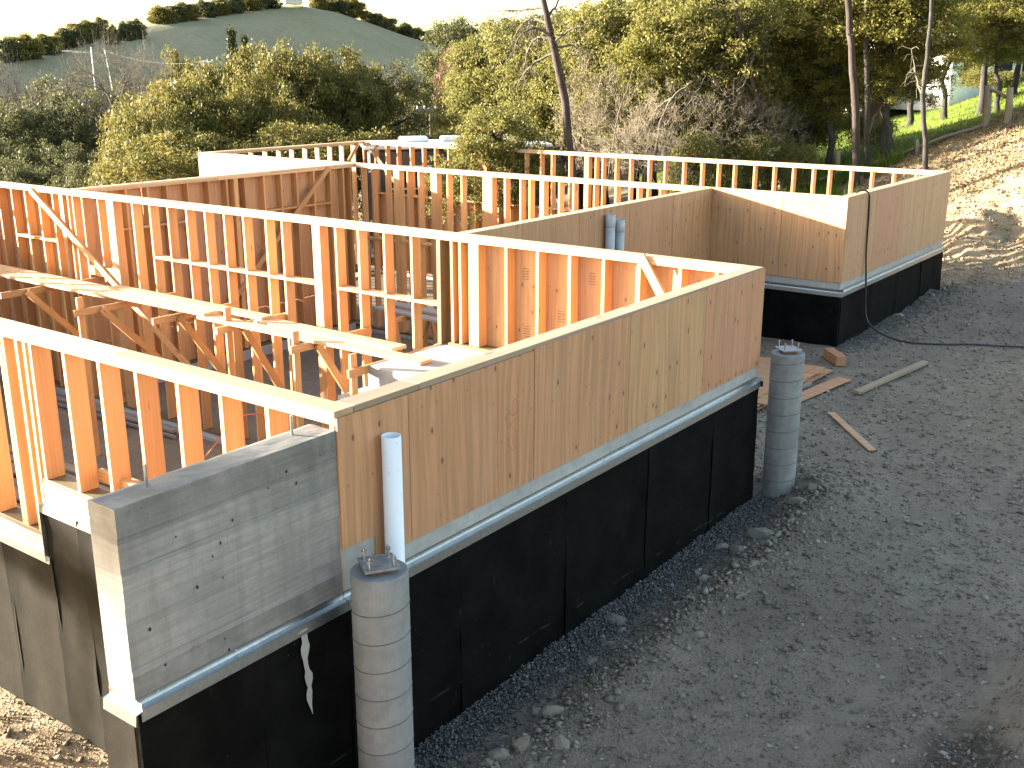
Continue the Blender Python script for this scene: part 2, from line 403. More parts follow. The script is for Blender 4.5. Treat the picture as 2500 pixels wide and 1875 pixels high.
# ------------------------------------------------------------------ terrain
L1, Y2, X3, Y4, X5, Y6, Y7, Y8 = 5.358, 3.453, 11.23, 1.359, 16.295, 10.997, 15.707, 14.65
FLOOR = -3.27
def sstep(a, b, x): 
    t = np.clip((x - a) / (b - a), 0, 1); return t * t * (3 - 2 * t)
_TT = np.array([-1.2, -.48, -.2, 0, .19, .27, .40, .478, .62, 1.2])
_DD = np.array([0, 8, 14, 18, 20, 21, 22, 24, 26, 30, 38, 45, 60, 100, 200, 400])
_HH = np.array([
 [-3.1, -3.2, -3.4, -3.7, -3.9, -4.0, -4.1, -4.3, -4.5, -5, -6.5, -8, -10, -14, -15, -15],
 [-3.1, -3.2, -3.4, -3.7, -3.9, -4.0, -4.1, -4.3, -4.5, -5, -6.5, -8, -10, -14, -15, -15],
 [-3.1, -3.1, -3.1, -3.2, -3.3, -3.35, -3.4, -3.6, -3.8, -4.1, -5.2, -6.2, -8, -12, -15, -15],
 [-2.3, -2.3, -2.4, -2.5, -2.6, -2.7, -2.8, -3.0, -3.1, -3.3, -3.6, -3.9, -4.6, -7, -10, -12],
 [-2.2, -2.2, -2.2, -2.2, -2.15, -2.1, -2.1, -2.0, -1.7, -1.4, -1.6, -1.7, -1.6, -2, -2, -2],
 [-2.2, -2.2, -2.2, -2.12, -2.1, -2.05, -2.0, -1.9, -1.5, -.9, -.95, -1.0, -.8, 0, 0, 0],
 [-2.2, -2.2, -2.2, -2.12, -2.05, -1.9, -1.55, -.75, -.02, .15, .35, .45, .8, 2, 3, 3],
 [-2.2, -2.2, -2.2, -2.10, -1.85, -1.35, -.75, .15, .6, .9, 1.25, 1.6, 2.2, 4, 5, 5],
 [-2.2, -2.2, -2.2, -2.0, -1.3, -.6, 0, .9, 1.4, 1.8, 2.2, 2.6, 3.4, 6, 7, 7],
 [-2.2, -2.2, -2.0, -1.0, 0, .5, 1, 2, 2.6, 3.2, 4, 4.6, 5.5, 8, 9, 9]], float)
def table(D, t):
    D = np.clip(D, 0, 399.9); t = np.clip(t, -1.19, 1.19)
    i = np.clip(np.searchsorted(_TT, t) - 1, 0, len(_TT) - 2); j = np.clip(np.searchsorted(_DD, D) - 1, 0, len(_DD) - 2)
    a = (t - _TT[i]) / (_TT[i + 1] - _TT[i]); b = (D - _DD[j]) / (_DD[j + 1] - _DD[j])
    return (_HH[i, j] * (1 - a) + _HH[i + 1, j] * a) * (1 - b) + (_HH[i, j + 1] * (1 - a) + _HH[i + 1, j + 1] * a) * b
def inside(x, y, e=0.1):
    A = (x > e) & (x < L1 - e) & (y > e) & (y < Y8 - e)
    B = (x > L1 - .2) & (x < X3 + .2) & (y > Y2 + e) & (y < Y6 + .14 - e)
    C = (x > X3 + e) & (x < X5 - e) & (y > Y4 + e) & (y < Y7 - e)
    return A | B | C
def ground_z(x, y, detail=True):
    x = np.asarray(x, float); y = np.asarray(y, float)
    dx, dy = x - CAM[0], y - CAM[1]
    D = dx * _cy + dy * _sy; s = dx * _sy - dy * _cy; t = s / np.maximum(D, 0.5)
    zd = -2.235 + .007 * x
    trench = np.where((x > -1.5) & (x < L1 + .3), sstep(-.75, -.30, y) * (y < .12), 0)
    zd = zd - .085 * trench
    berm = np.exp(-((y + .62 + .12 * vnoise(x * 1.3, x * 0, 5)) / .2) ** 2) * sstep(-1.5, 0, x) * (1 - sstep(L1, L1 + 1.0, x))
    zd = zd + berm * (.05 + .05 * vnoise(x * 3, y * 3, 9))
    heap = np.exp(-(((x - 5.75) / .45) ** 2 + ((y + .5) / .35) ** 2)); zd = zd + .13 * heap
    zb = table(D, t)
    wb = sstep(14.5, 17.5, D)
    z = zd * (1 - wb) + zb * wb
    zl = -3.13 + .12 * np.exp(-(((x + .75) / .45) ** 2 + ((y - 3.0) / .8) ** 2)) - .03 * np.maximum(0, y - 5)
    left = ((x < .1) & (y > .1)) * 1.0
    far = sstep(-1.31, -3.0, x) if False else np.where(x < -1.30, sstep(-1.2, 1.4, y), left)
    wl = np.where(x < .1, far, 0) * (1 - wb)
    z = z * (1 - wl) + zl * wl
    z = np.where((y > Y6) & (x > .1) & (x < X3), zb, z)
    d = np.hypot(dx, dy)
    bank = .10 - .8 * np.maximum(0, d - 1.0) + .12 * vnoise(x * 1.5, y * 1.5, 3)
    lump = -2.3 + .62 * np.exp(-(((x - 3.3) / .9) ** 2 + ((y + 3.3) / .42) ** 2)) + .10 * fbm(x * 3, y * 3, 55)
    lump = np.where(np.hypot(x - 3.3, y + 3.3) < 1.6, lump, -99)
    z = np.where((x < .1) & (y > .1) & (x > -1.3), z, np.maximum(z, np.maximum(bank, lump)))
    if detail:
        amp = np.where(D < 17, .02, .10) * np.where(D > 60, 3, 1)
        cut = np.exp(-((D - 21.3) / 1.6) ** 2) * sstep(.33, .43, t)
        z = z + amp * fbm(x * .9, y * .9, 21) + .5 * cut * fbm(x * 1.3, y * 1.3, 31, 4)
        z = z + np.where(D < 17, .012, .03) * fbm(x * 4.5, y * 4.5, 41, 2) * 2 * (d > 0)
        rut = np.exp(-((y + 2.1 - .1 * x * .25) / .16) ** 2) + np.exp(-((y + 3.6 - .1 * x * .25) / .16) ** 2)
        z = z - .035 * rut * (D < 17) * (x > 1)
    return np.where(inside(x, y), FLOOR + .02 * vnoise(x * 3, y * 3, 2), z)

def axis(lo, hi, fine_lo, fine_hi, step, extra):
    a = list(np.arange(fine_lo, fine_hi, step)); g = step; p = fine_hi
    while p < hi: a.append(p); g *= 1.16; p += g
    g = step; p = fine_lo - step
    while p > lo: a.append(p); g *= 1.16; p -= g
    a = np.array(sorted(a))
    for e in extra:
        a = a[np.abs(a - e) > .03]; a = np.append(a, e)
    return np.sort(a)
ex = [v + o for v in (0, L1, X3, X5) for o in (-.14, -.06, .06, .14)] + [-1.31, -1.25]
ey = [v + o for v in (0, Y2, Y4, Y6 + .14, Y7, Y8) for o in (-.14, -.06, .06, .14)]
gx = axis(-1500, 2500, -4, 24, .16, ex); gy = axis(-1500, 2500, -6, 6, .16, ey)
GX, GY = np.meshgrid(gx, gy, indexing='ij'); GZ = ground_z(GX, GY)
nx, ny = GX.shape; ii = (np.arange(nx - 1)[:, None] * ny + np.arange(ny - 1)[None]).ravel()
gf = np.stack([ii, ii + ny, ii + ny + 1, ii + 1], 1)
dxx, dyy = GX - CAM[0], GY - CAM[1]; GD = dxx * _cy + dyy * _sy; GT = (dxx * _sy - dyy * _cy) / np.maximum(GD, .5)
tan_w = np.clip(sstep(18.5, 21, GD) * sstep(.2, .34, GT) + ((GX < .1) & (GY > .1)) + 0.0, 0, 1)
forest = sstep(24, 30, GD) * (1 - sstep(.30, .40, GT) * (1 - sstep(27, 31, GD)))
wet = np.clip(1.7 * np.exp(-(((GX - 2.28) / .34) ** 2 + ((GY + 2.78) / .20) ** 2)) + .9 * fbm(GX * 3, GY * 3, 61) * (np.hypot(GX - 2.28, GY + 2.78) < .6), 0, 1)

def mat_ground():
    m = NT('ground_soil'); v = m.pos()
    big = m.noise(v, .55, 5, .65); mid = m.noise(v, 5, 5, .65); fin = m.noise(v, 45, 4, .7)
    grav = m.mix(m.ramp(big, [(.35, 0), (.65, 1)]), (.168, .133, .097), (.245, .20, .15))
    grav = m.mix(m.math('MULTIPLY', m.ramp(mid, [(.4, 0), (.7, 1)]), .6), grav, (.125, .10, .074))
    tan = m.mix(m.ramp(mid, [(.35, 0), (.65, 1)]), (.34, .25, .145), (.24, .165, .09))
    tan = m.mix(m.math('MULTIPLY', m.ramp(big, [(.5, 0), (.7, 1)]), .5), tan, (.40, .31, .20))
    frs = m.mix(m.ramp(mid, [(.35, 0), (.65, 1)]), (.085, .075, .035), (.15, .11, .055))
    c = m.mix(m.attr('tan'), grav, tan); c = m.mix(m.attr('forest'), c, frs)
    c = m.mix(m.math('MULTIPLY', m.attr('wet'), .9), c, (.035, .026, .018))
    pv = m.voro(v, 38, out='Color'); ps = m.node('ShaderNodeSeparateColor'); m.L(pv, ps.inputs[0])
    c = m.mix(m.math('MULTIPLY', m.ramp(ps.outputs[0], [(.6, 0), (1, 1)]), .5), c, (.17, .158, .142))
    c = m.mix(m.math('MULTIPLY', m.ramp(fin, [(.5, 0), (.8, 1)]), .45), c, (.07, .06, .05))
    pd = m.voro(v, 38); pd2 = m.voro(v, 120)
    h = m.math('ADD', m.math('MULTIPLY', pd, -.6), m.math('ADD', m.math('MULTIPLY', pd2, -.25), m.math('MULTIPLY', mid, 1.2)))
    m.bump(h, .7, .025); return m.done(c, .95, 0, .2)
M_GROUND = mat_ground()
g_me = new_mesh('ground', np.stack([GX, GY, GZ], -1).reshape(-1, 3), gf, M_GROUND, True,
                {'tan': ('POINT', tan_w.ravel()), 'forest': ('POINT', forest.ravel()), 'wet': ('POINT', wet.ravel())})
tag(link('ground', g_me), kind='structure')
def gz(x, y): return float(ground_z(np.array([x]), np.array([y]))[0])

# far hill: crest given by bearing (pixel column) and height, falling towards the viewer's right
CREST = [(-900, 150, 260), (-500, 165, 285), (-250, 160, 305), (0, 143, 330), (120, 128, 350), (235, 88, 372), (330, 62, 395), (480, 42, 425), (600, 22, 450), (720, 10, 470), (800, 22, 488), (900, 58, 505), (1000, 92, 525), (1100, 118, 550), (1300, 140, 600), (1700, 135, 700), (2300, 120, 850), (3200, 110, 1000)]
cp_ = np.array([at(u, v, d) for u, v, d in CREST])
tt = np.linspace(0, len(CREST) - 1, 150)
crest = np.stack([np.interp(tt, np.arange(len(CREST)), cp_[:, k]) for k in range(3)], 1)
rg2 = np.array([_sy, -_cy]); fh2 = np.array([_cy, _sy])
dwn = .62 * rg2 - .78 * fh2; dwn /= np.linalg.norm(dwn)
prof = [(-260, -40), (-140, -30), (-70, -16), (-35, -7), (-14, -1.8), (0, 0), (8, -1.4), (18, -4.5), (32, -10), (50, -17), (75, -26), (105, -36), (150, -46), (230, -55), (340, -60)]
HV = []
for i, c in enumerate(crest):
    for e, dz in prof:
        p = c[:2] + dwn * e
        HV.append((p[0], p[1], c[2] + dz + 2.6 * float(fbm(p[0] / 40, p[1] / 40, 71)) * (0.25 if abs(e) < 12 else 1)))
HV = np.array(HV).reshape(len(crest), len(prof), 3)
a_, b_ = len(crest), len(prof); ii = (np.arange(a_ - 1)[:, None] * b_ + np.arange(b_ - 1)[None]).ravel()
def mat_hill():
    m = NT('hazy_hill_grass'); v = m.pos(); n = m.noise(v, .03, 5, .6); f = m.noise(v, .4, 4, .7)
    c = m.mix(m.ramp(n, [(.35, 0), (.65, 1)]), (.20, .182, .108), (.25, .222, .138))  # grass tones lightened to stand in for haze over the hill
    c = m.mix(m.math('MULTIPLY', m.ramp(f, [(.45, 0), (.7, 1)]), .35), c, (.10, .092, .055))
    tr_ = m.noise(m.mapping(v, (.02, .02, .5)), 1.0, 3); c = m.mix(m.math('MULTIPLY', m.ramp(tr_, [(.5, 0), (.62, 1)]), .35), c, (.22, .19, .12))
    m.bump(f, .5, .5); return m.done(c, .95, 0, .1)
M_HILL = mat_hill()
tag(link('hill', new_mesh('hill', HV.reshape(-1, 3), np.stack([ii, ii + 1, ii + b_ + 1, ii + b_], 1), M_HILL, True)), kind='structure')

# ------------------------------------------------------------------ concrete foundation, membrane, flashing
def flashing(parent, p0, p1, out, z, lap=3.05):
    """drip flashing in lengths: upstand, sloping shelf, drip face; out = outward horizontal normal"""
    p0, p1, out = Vector(p0), Vector(p1), Vector(out); d = p1 - p0; L = d.length; d.normalize(); n = max(1, round(L / lap))
    for k in range(n):
        a, b = p0 + d * (L * k / n), p0 + d * (L * (k + 1) / n + (.04 if k < n - 1 else 0))
        lift = .0015 * (k % 2); pr = [(.003, .045), (.003, .008), (.036, .0), (.042, -.055), (.036, -.055), (.031, -.004), (.0, .002), (.0, .045)]
        V = []; mid = (a + b) / 2
        for q in (a, b):
            for o, h in pr:
                w = q + out * (o + lift); V.append((w.x - mid.x, w.y - mid.y, h + lift))
        m = len(pr); Fc = [(i, (i + 1) % m, m + (i + 1) % m, m + i) for i in range(m)] + [tuple(reversed(range(m))), tuple(range(m, 2 * m))]
        link('flashing', new_mesh('flashing', V, Fc, M_METAL), T((mid.x, mid.y, z)), parent)
        for q in range(max(1, int((b - a).length / .45))):
            s_ = a + d * (.12 + .45 * q) + out * .003
            link('screw', box_mesh(.012, .012, .012, M_METAL, .003), T((s_.x, s_.y, z + .03)), parent)

def membrane(parent, p0, p1, out, ztop, zbot, seed=0, steps=None):
    """one width of black membrane hung on a wall, slightly wrinkled, its laps a little proud"""
    p0, p1, out = Vector(p0), Vector(p1), Vector(out); L = (p1 - p0).length; d = (p1 - p0).normalized()
    nu, nv = max(3, int(L / .09)), 22; V = []
    mid = p0
    for i in range(nu + 1):
        for j in range(nv + 1):
            u = L * i / nu; z = zbot + (ztop - zbot) * j / nv
            w = .020 * vnoise(u * 2.1 + seed, z * 1.2, seed) + .010 * vnoise(u * 7 + seed, z * 1.5, seed + 3) + .006 * vnoise(u * 3 + seed, z * 9, seed + 5)
            edge = .014 * math.exp(-((L - u) / .05) ** 2) * (.6 + float(vnoise(z * 4, seed, 2))) + .012 * math.exp(-(u / .04) ** 2)
            o = .012 + max(0, float(w) + .006) + edge + .003 * (seed % 2)
            q = d * u + out * o; V.append((q.x, q.y, z))
    Fc = [(i * (nv + 1) + j, (i + 1) * (nv + 1) + j, (i + 1) * (nv + 1) + j + 1, i * (nv + 1) + j + 1) for i in range(nu) for j in range(nv)]
    return link('membrane_sheet', new_mesh('membrane', V, Fc, M_FABRIC if out.x < -.5 and p0.x < .1 else M_MEMB, True), T((mid.x, mid.y, 0)), parent)

# front foundation wall (y = 0) with the low strip of concrete under the plywood
fw = empty('foundation_wall', (2.6, .1, -2.6), 'long concrete foundation with black membrane and metal flashing below the plywood marked in red', 'foundation')
slab('concrete_stem', 0.003, L1, 0, .2, -2.8, -.76, M_CONC, fw)
flashing(fw, (0, 0, 0), (L1 - .001, 0, 0), (0, -1, 0), -1.075)
flashing(fw, (L1, -.052, 0), (L1, .3, 0), (1, 0, 0), -1.075)
for k, (a, b) in enumerate(((0, .98), (.96, 2.17), (2.15, 3.32), (3.30, 4.46), (4.44, L1 + .01))):
    membrane(fw, (a, 0, 0), (b, 0, 0), (0, -1, 0), -1.08, -2.75, k + 1)
membrane(fw, (L1, 0, 0), (L1, Y2, 0), (1, 0, 0), -1.08, -2.75, 9)
slab('concrete_stem', L1 - .2, L1 - .001, .202, 3.79, -3.4, -1.255, M_CONC, fw)

# wing wall: board-formed concrete standing out past the corner
ww = empty('wing_wall', (-.65, .1, -2.9), 'board-marked grey concrete wing wall with two anchor bolts and black membrane below', 'wing wall')
bands = [-.10, -.245, -.40, -.58, -.885, -1.06]
V, Fc = [], []
def face_grid(x0, x1, y, z0, z1, off):
    pass
pr = []
for k in range(len(bands) - 1):
    o = (0.004, 0.0, 0.003, -.002, .002)[k]
    pr += [(o, bands[k] - (.008 if k else .005)), (o, bands[k + 1] + .004), (-.004, bands[k + 1])]
prof_f = [(.002, -.10)] + pr + [(.0, -1.06), (.0, -2.9)]
xs = np.linspace(-1.31, -.002, 34)
for i, x in enumerate(xs):
    for (o, z) in prof_f:
        V.append((x, -o + .0015 * float(vnoise(x * 6, z * 30, 5)), z + (.004 * float(vnoise(x * 9, 0, 8)) if z > -.115 else 0)))
m_ = len(prof_f)
for i in range(len(xs) - 1):
    for j in range(m_ - 1): Fc.append((i * m_ + j, i * m_ + j + 1, (i + 1) * m_ + j + 1, (i + 1) * m_ + j))
nb = len(V)                                   # top and back
NY = 7
for i, x in enumerate(xs):
    for j in range(NY):
        y = -.002 + (.20 + .002) * j / (NY - 1)
        zz = -.10 + .004 * float(vnoise(x * 9, 0, 8)) if j == 0 else -.10 + .006 * float(fbm(x * 9, y * 11, 12)) - (.006 if j == NY - 1 else 0)
        V.append((x, y, zz))
for i in range(len(xs) - 1):
    for j in range(NY - 1): Fc.append((nb + i * NY + j, nb + i * NY + j + 1 - 0, nb + (i + 1) * NY + j + 1, nb + (i + 1) * NY + j)[::-1])
nb2 = len(V)
for i, x in enumerate(xs): V += [(x, .20, -2.9)]
for i in range(len(xs) - 1): Fc.append((nb + i * NY + NY - 1, nb + (i + 1) * NY + NY - 1, nb2 + i + 1, nb2 + i)[::-1])
Fc.append([nb + j for j in range(NY)] + [nb2] + [m_ - 1 - j for j in range(m_ - 1)])
e0 = (len(xs) - 1)
Fc.append(([nb + e0 * NY + j for j in range(NY)] + [nb2 + e0] + [e0 * m_ + m_ - 1 - j for j in range(m_ - 1)])[::-1])
me = new_mesh('concrete_body', V, Fc, M_CONCF)
bm = bmesh.new(); bm.from_mesh(me); bmesh.ops.recalc_face_normals(bm, faces=bm.faces[:]); bm.to_mesh(me); bm.free()
link('concrete_body', me, T((0, 0, 0)), ww)
for p in ((-1.06, .12), (-.185, .125)):
    v_, f_ = lathe([(.0075, -.1), (.0075, .105), (.0065, .11)], 10)
    link('anchor_bolt', new_mesh('anchor_bolt', v_, f_, M_METAL, False), T((p[0], p[1], -.10)), ww)
for k, (x, z) in enumerate([(-1.02, -.33), (-.83, -.50), (-.78, -.45), (-.70, -.36), (-.93, -.62), (-.78, -.63), (-1.14, -.93), (-.80, -.95), (-.47, -.27), (-.35, -.22), (-.29, -.30), (-.78, -1.02), (-.12, -.2), (-1.2, -.72)]):
    r_ = .003 + .0028 * random.random()
    v_ = [(x + r_ * math.cos(t) * (1 + .4 * random.random()), -.0062, z + r_ * 1.5 * math.sin(t) * (1 + .4 * random.random())) for t in np.arange(7) * .9]
    link('form_hole_shade', new_mesh('form_hole_shade', v_, [tuple(range(7))], M_ABS), None, ww)  # flat black patch standing in for the shade inside a tie hole
flashing(ww, (-1.309, 0, 0), (-.004, 0, 0), (0, -1, 0), -1.075)
flashing(ww, (-1.31, .2, 0), (-1.31, -.052, 0), (-1, 0, 0), -1.075)
membrane(ww, (-1.32, 0, 0), (-.60, 0, 0), (0, -1, 0), -1.08, -3.2, 21); membrane(ww, (-.62, 0, 0), (0.01, 0, 0), (0, -1, 0), -1.08, -2.9, 22)
membrane(ww, (-1.31, .24, 0), (-1.31, -.012, 0), (-1, 0, 0), -1.08, -3.4, 23)
# dried concrete drip on the membrane under the wing wall
v_ = []
zz = np.linspace(-1.10, -1.62, 16)
for i, z in enumerate(zz):
    cx_ = -.335 + .006 * math.sin(i * .9) + .03 * i / 16; w_ = .026 * (1 - (i / 15) ** 4) * (.45 + .75 * random.random()) + .001
    v_ += [(cx_ - w_, -.040, z), (cx_ + w_, -.040, z)]
link('concrete_drip', new_mesh('concrete_drip', v_, [(2 * i, 2 * i + 1, 2 * i + 3, 2 * i + 2) for i in range(15)], M_CONC), None, ww)

# left foundation wall (x = 0), stepping down away from the corner
lf = empty('foundation_wall', (.1, 7, -3.3), 'stepped concrete foundation with sunlit dark membrane under the open studs beside the wing wall', 'foundation')
slab('concrete_stem', 0.001, .2, .203, 3.0, -3.4, -1.105, M_CONC, lf)
slab('concrete_stem', 0.001, .2, 3.0, Y8, -3.4, -1.545, M_CONC, lf)
flashing(lf, (0, .205, 0), (0, 3.03, 0), (-1, 0, 0), -1.262); flashing(lf, (0, 2.98, 0), (0, Y8, 0), (-1, 0, 0), -1.662)
board('flashing', (-.03, 3.005, -1.25), (-.03, 3.005, -1.70), .05, .004, (1, 0, 0), M_METAL, lf, 0)
for k, (a, b) in enumerate(((3.66, 2.54), (2.56, 1.4), (1.42, .2))): 
    membrane(lf, (0, min(a, 2.995), 0), (0, b, 0), (-1, 0, 0), -1.265, -3.4, 30 + k)
membrane(lf, (0, 3.66, 0), (0, 2.96, 0), (-1, 0, 0), -1.668, -3.4, 36)
for k in range(9): membrane(lf, (0, 4.80 + k * 1.15, 0), (0, 3.62 + k * 1.15, 0), (-1, 0, 0), -1.668, -3.6, 40 + k)

# far block foundation
fb = empty('foundation_wall', (13.5, Y4, -2.4), 'low black membrane foundation of the far block where the hose hangs down', 'foundation')
slab('concrete_stem', X3 + .001, X5 - .001, Y4 + .001, Y4 + .2, -2.8, -1.15, M_CONC, fb)
slab('concrete_stem', X3 + .002, X3 + .2, Y4 + .2, Y2 + .2, -2.8, -1.15, M_CONC, fb)
slab('concrete_stem', X5 - .2, X5 - .002, Y4 + .201, 3.9, -3.4, -1.24, M_CONC, fb)
slab('concrete_stem', X5 - .2, X5 - .002, 3.901, Y7, -3.5, -3.21, M_CONC, fb)
flashing(fb, (X3 + .001, Y4, 0), (X5, Y4, 0), (0, -1, 0), -1.362); flashing(fb, (X3, Y2, 0), (X3, Y4 - .052, 0), (-1, 0, 0), -1.362)
for k in range(4): membrane(fb, (X3 + k * 1.27, Y4, 0), (X3 + k * 1.27 + 1.29, Y4, 0), (0, -1, 0), -1.367, -2.7, 60 + k)
for k in range(2): membrane(fb, (X3, Y2 - k * 1.05, 0), (X3, Y2 - k * 1.05 - 1.07, 0), (-1, 0, 0), -1.367, -2.7, 66 + k)
nf = empty('foundation_wall', (8.3, Y2, -2.6), 'concrete foundation with black membrane at the back of the notch behind the two grey pipes', 'foundation')
slab('concrete_stem', L1 + .002, X3 - .001, Y2 + .001, Y2 + .2, -3.4, -1.15, M_CONC, nf)
flashing(nf, (L1 + .06, Y2, 0), (X3 - .06, Y2, 0), (0, -1, 0), -1.362)
for k in range(5): membrane(nf, (L1 + k * 1.17, Y2, 0), (L1 + k * 1.17 + 1.19, Y2, 0), (0, -1, 0), -1.367, -2.7, 80 + k)
# inner curbs and ledge
ic = empty('foundation_curb', (5.2, 8, FLOOR), 'low concrete curb under the tall studs behind the scaffold', 'curb')
slab('concrete_curb', L1 - .24, L1 - .002, 3.80, Y8 - .01, FLOOR - .1, -3.21, M_CONC, ic)
rb = empty('foundation_curb', (8, 11, FLOOR), 'concrete curb below the studs backed with plywood', 'curb')
slab('concrete_curb', L1 + .01, X3 - .16, Y6 - .03, Y6 + .155, FLOOR - .3, -3.10, M_CONC, rb)
xb = empty('foundation_curb', (11.3, 7, FLOOR), 'concrete curb crossing between the two far rooms', 'curb')
slab('concrete_curb', X3 - .03, X3 + .17, Y2 + .21, Y7, FLOOR - .3, -3.21, M_CONC, xb)
lg = empty('concrete_ledge', (4.7, 2, FLOOR), 'grey concrete ledge below the plywood-backed studs, beside the scaffold end', 'ledge')
slab('ledge_block', 4.05, L1 - .21, .21, 3.76, FLOOR, -1.25, M_CONC, lg, .01)

# ------------------------------------------------------------------ framed walls
TH = .038
def jit(a=.003): return random.uniform(-a, a)
def stud_y(par, xc, y, zb, zt, dep=.14, th=TH, mat=None, name='stud'):
    """stud in a wall that runs along Y; y is its far (larger) edge"""
    return board(name, (xc + jit(), y - th / 2 + jit(), zb), (xc + jit(), y - th / 2 + jit(), zt), dep, th, (1, 0, 0), mat or M_STUD, par)
def stud_x(par, x, yc, zb, zt, dep=.14, th=TH, mat=None, name='stud'):
    return board(name, (x + th / 2 + jit(), yc + jit(), zb), (x + th / 2 + jit(), yc + jit(), zt), dep, th, (0, 1, 0), mat or M_STUD, par)
def plates(par, p0, p1, wdir, cuts1, cuts2, z=0.0, w=.14, mat=None, single=False):
    """double top plate, each layer of boards butted at its own cuts (fractions)"""
    p0, p1 = Vector(p0), Vector(p1)
    for lay, cuts in ((0, cuts1), (1, cuts2)):
        if single and lay: break
        c = [0] + list(cuts) + [1]
        for a, b in zip(c[:-1], c[1:]):
            q0, q1 = p0.lerp(p1, a), p0.lerp(p1, b); d = (q1 - q0).normalized() * .0015
            zz = z - .019 - .038 * lay
            board('top_plate', (q0.x + d.x, q0.y + d.y, zz), (q1.x - d.x, q1.y - d.y, zz), w - .001 * lay, .0375, wdir, mat or M_PLATE, par)
def sheet(par, a, b, zb, zt, plane, normal, mat, th=.012, name='plywood_sheet'):
    """plywood panel standing on edge from a to b (along the wall), its inner face on the given plane"""
    n = Vector(normal); Wd = abs(b - a) - .006; Hh = zt - zb
    me = box_mesh(Wd, Hh, th, mat, .0015)
    if abs(n.y) > .5:
        x, y, z = Vector((-n.y, 0, 0)), Vector((0, 0, 1)), n
        c = Vector(((a + b) / 2, plane + n.y * (th / 2 + .001), (zb + zt) / 2))
    else:
        x, y, z = Vector((0, n.x, 0)), Vector((0, 0, 1)), n
        c = Vector((plane + n.x * (th / 2 + .001), (a + b) / 2, (zb + zt) / 2))
    M = Matrix(((x.x, y.x, z.x, c.x), (x.y, y.y, z.y, c.y), (x.z, y.z, z.z, c.z), (0, 0, 0, 1)))
    return link(name, me, M, par)

# wall A: plywood-sheathed front wall (y = 0)
wa = empty('plywood_wall', (2.7, .07, -.76), 'long plywood-sheathed wall with red crayon lettering and a white pipe before it', 'wall')
plates(wa, (.141, .07, 0), (L1 - .001, .07, 0), (0, 1, 0), (.10, .56), (.35, .8), mat=M_PLATEG)
board('sill_plate', (.15, .07, -.741), (L1 - .15, .07, -.741), .14, .037, (0, 1, 0), M_PT, wa)
for x in np.arange(.17, L1 - .1, .406): stud_x(wa, x, .07, -.722, -.077)
S_ = 1.2192
for x in (.552, .552 + S_, .552 + 2 * S_, .552 + 3 * S_): stud_x(wa, x - TH / 2, .073, -.722, -.077, .146)
XB = [0.0, .552, .552 + S_, .552 + 2 * S_, .552 + 3 * S_, L1 + .012]
for k in range(5):
    zb, zt = -.928, (-.036, -.036, -.022, -.019, -.012)[k]
    if k == 0:
        # first sheet is notched at its lower left
        V = [(.002, zt), (.55, zt), (.55, zb), (.255, zb), (.255, -.784), (.002, -.777)]
        vv = [(x - .276, z + .48, 0.0) for x, z in V] + [(x - .276, z + .48, .012) for x, z in V]; n = 6
        f = [tuple(range(n - 1, -1, -1)), tuple(range(n, 2 * n))] + [(i, (i + 1) % n, n + (i + 1) % n, n + i) for i in range(n)]
        me = new_mesh('plywood_sheet', vv, f, M_PLY)
        bm = bmesh.new(); bm.from_mesh(me); bmesh.ops.recalc_face_normals(bm, faces=bm.faces[:]); bm.to_mesh(me); bm.free()
        link('plywood_sheet', me, Matrix(((1, 0, 0, .276), (0, 0, -1, -.001), (0, 1, 0, -.48), (0, 0, 0, 1))), wa)
        continue
    sh = sheet(wa, XB[k], XB[k + 1], zb, zt, 0.0, (0, -1, 0), M_PLY)
    if k == 1:
        marks = [[(1.543, -.419), (1.529, -.364), (1.536, -.327), (1.557, -.307), (1.581, -.329), (1.59, -.37), (1.578, -.406), (1.54, -.416), (1.499, -.388), (1.478, -.351)],
                 [(1.574, -.438), (1.512, -.469), (1.474, -.50)], [(1.492, -.438), (1.515, -.479), (1.573, -.537)],
                 [(1.574, -.606), (1.564, -.555), (1.55, -.538), (1.532, -.559), (1.536, -.604), (1.564, -.656)],
                 [(1.583, -.622), (1.567, -.655), (1.539, -.654), (1.498, -.615), (1.465, -.545)],
                 [(1.385, -.23), (1.381, -.419), (1.374, -.631), (1.379, -.90)], [(1.476, -.184), (1.474, -.25)], [(1.466, -.38), (1.465, -.48)], [(1.465, -.58), (1.464, -.66), (1.465, -.74)],
                 [(1.592, -.14), (1.59, -.30), (1.590, -.475)], [(1.589, -.52), (1.587, -.739), (1.585, -.899)]]
        for st in marks:
            P = np.array(st); 
            if len(P) > 3:
                t0 = np.arange(len(P)); t1 = np.linspace(0, len(P) - 1, 6 * len(P)); P = np.stack([np.interp(t1, t0, P[:, 0]), np.interp(t1, t0, P[:, 1])], 1)
                for _ in range(3): P[1:-1] = .25 * P[:-2] + .5 * P[1:-1] + .25 * P[2:]
            d = np.gradient(P, axis=0); d /= np.linalg.norm(d, axis=1)[:, None]; nn = np.stack([-d[:, 1], d[:, 0]], 1) * .0019
            A, B = P + nn, P - nn; V = [(a[0], -.0137, a[1]) for a in A] + [(b[0], -.0137, b[1]) for b in B]; n = len(P)
            link('crayon_mark', new_mesh('crayon_mark', V, [(i, i + 1, n + i + 1, n + i) for i in range(n - 1)], M_RED), None, sh)
            tag(COL.objects[-1], 'red crayon stroke') if False else None

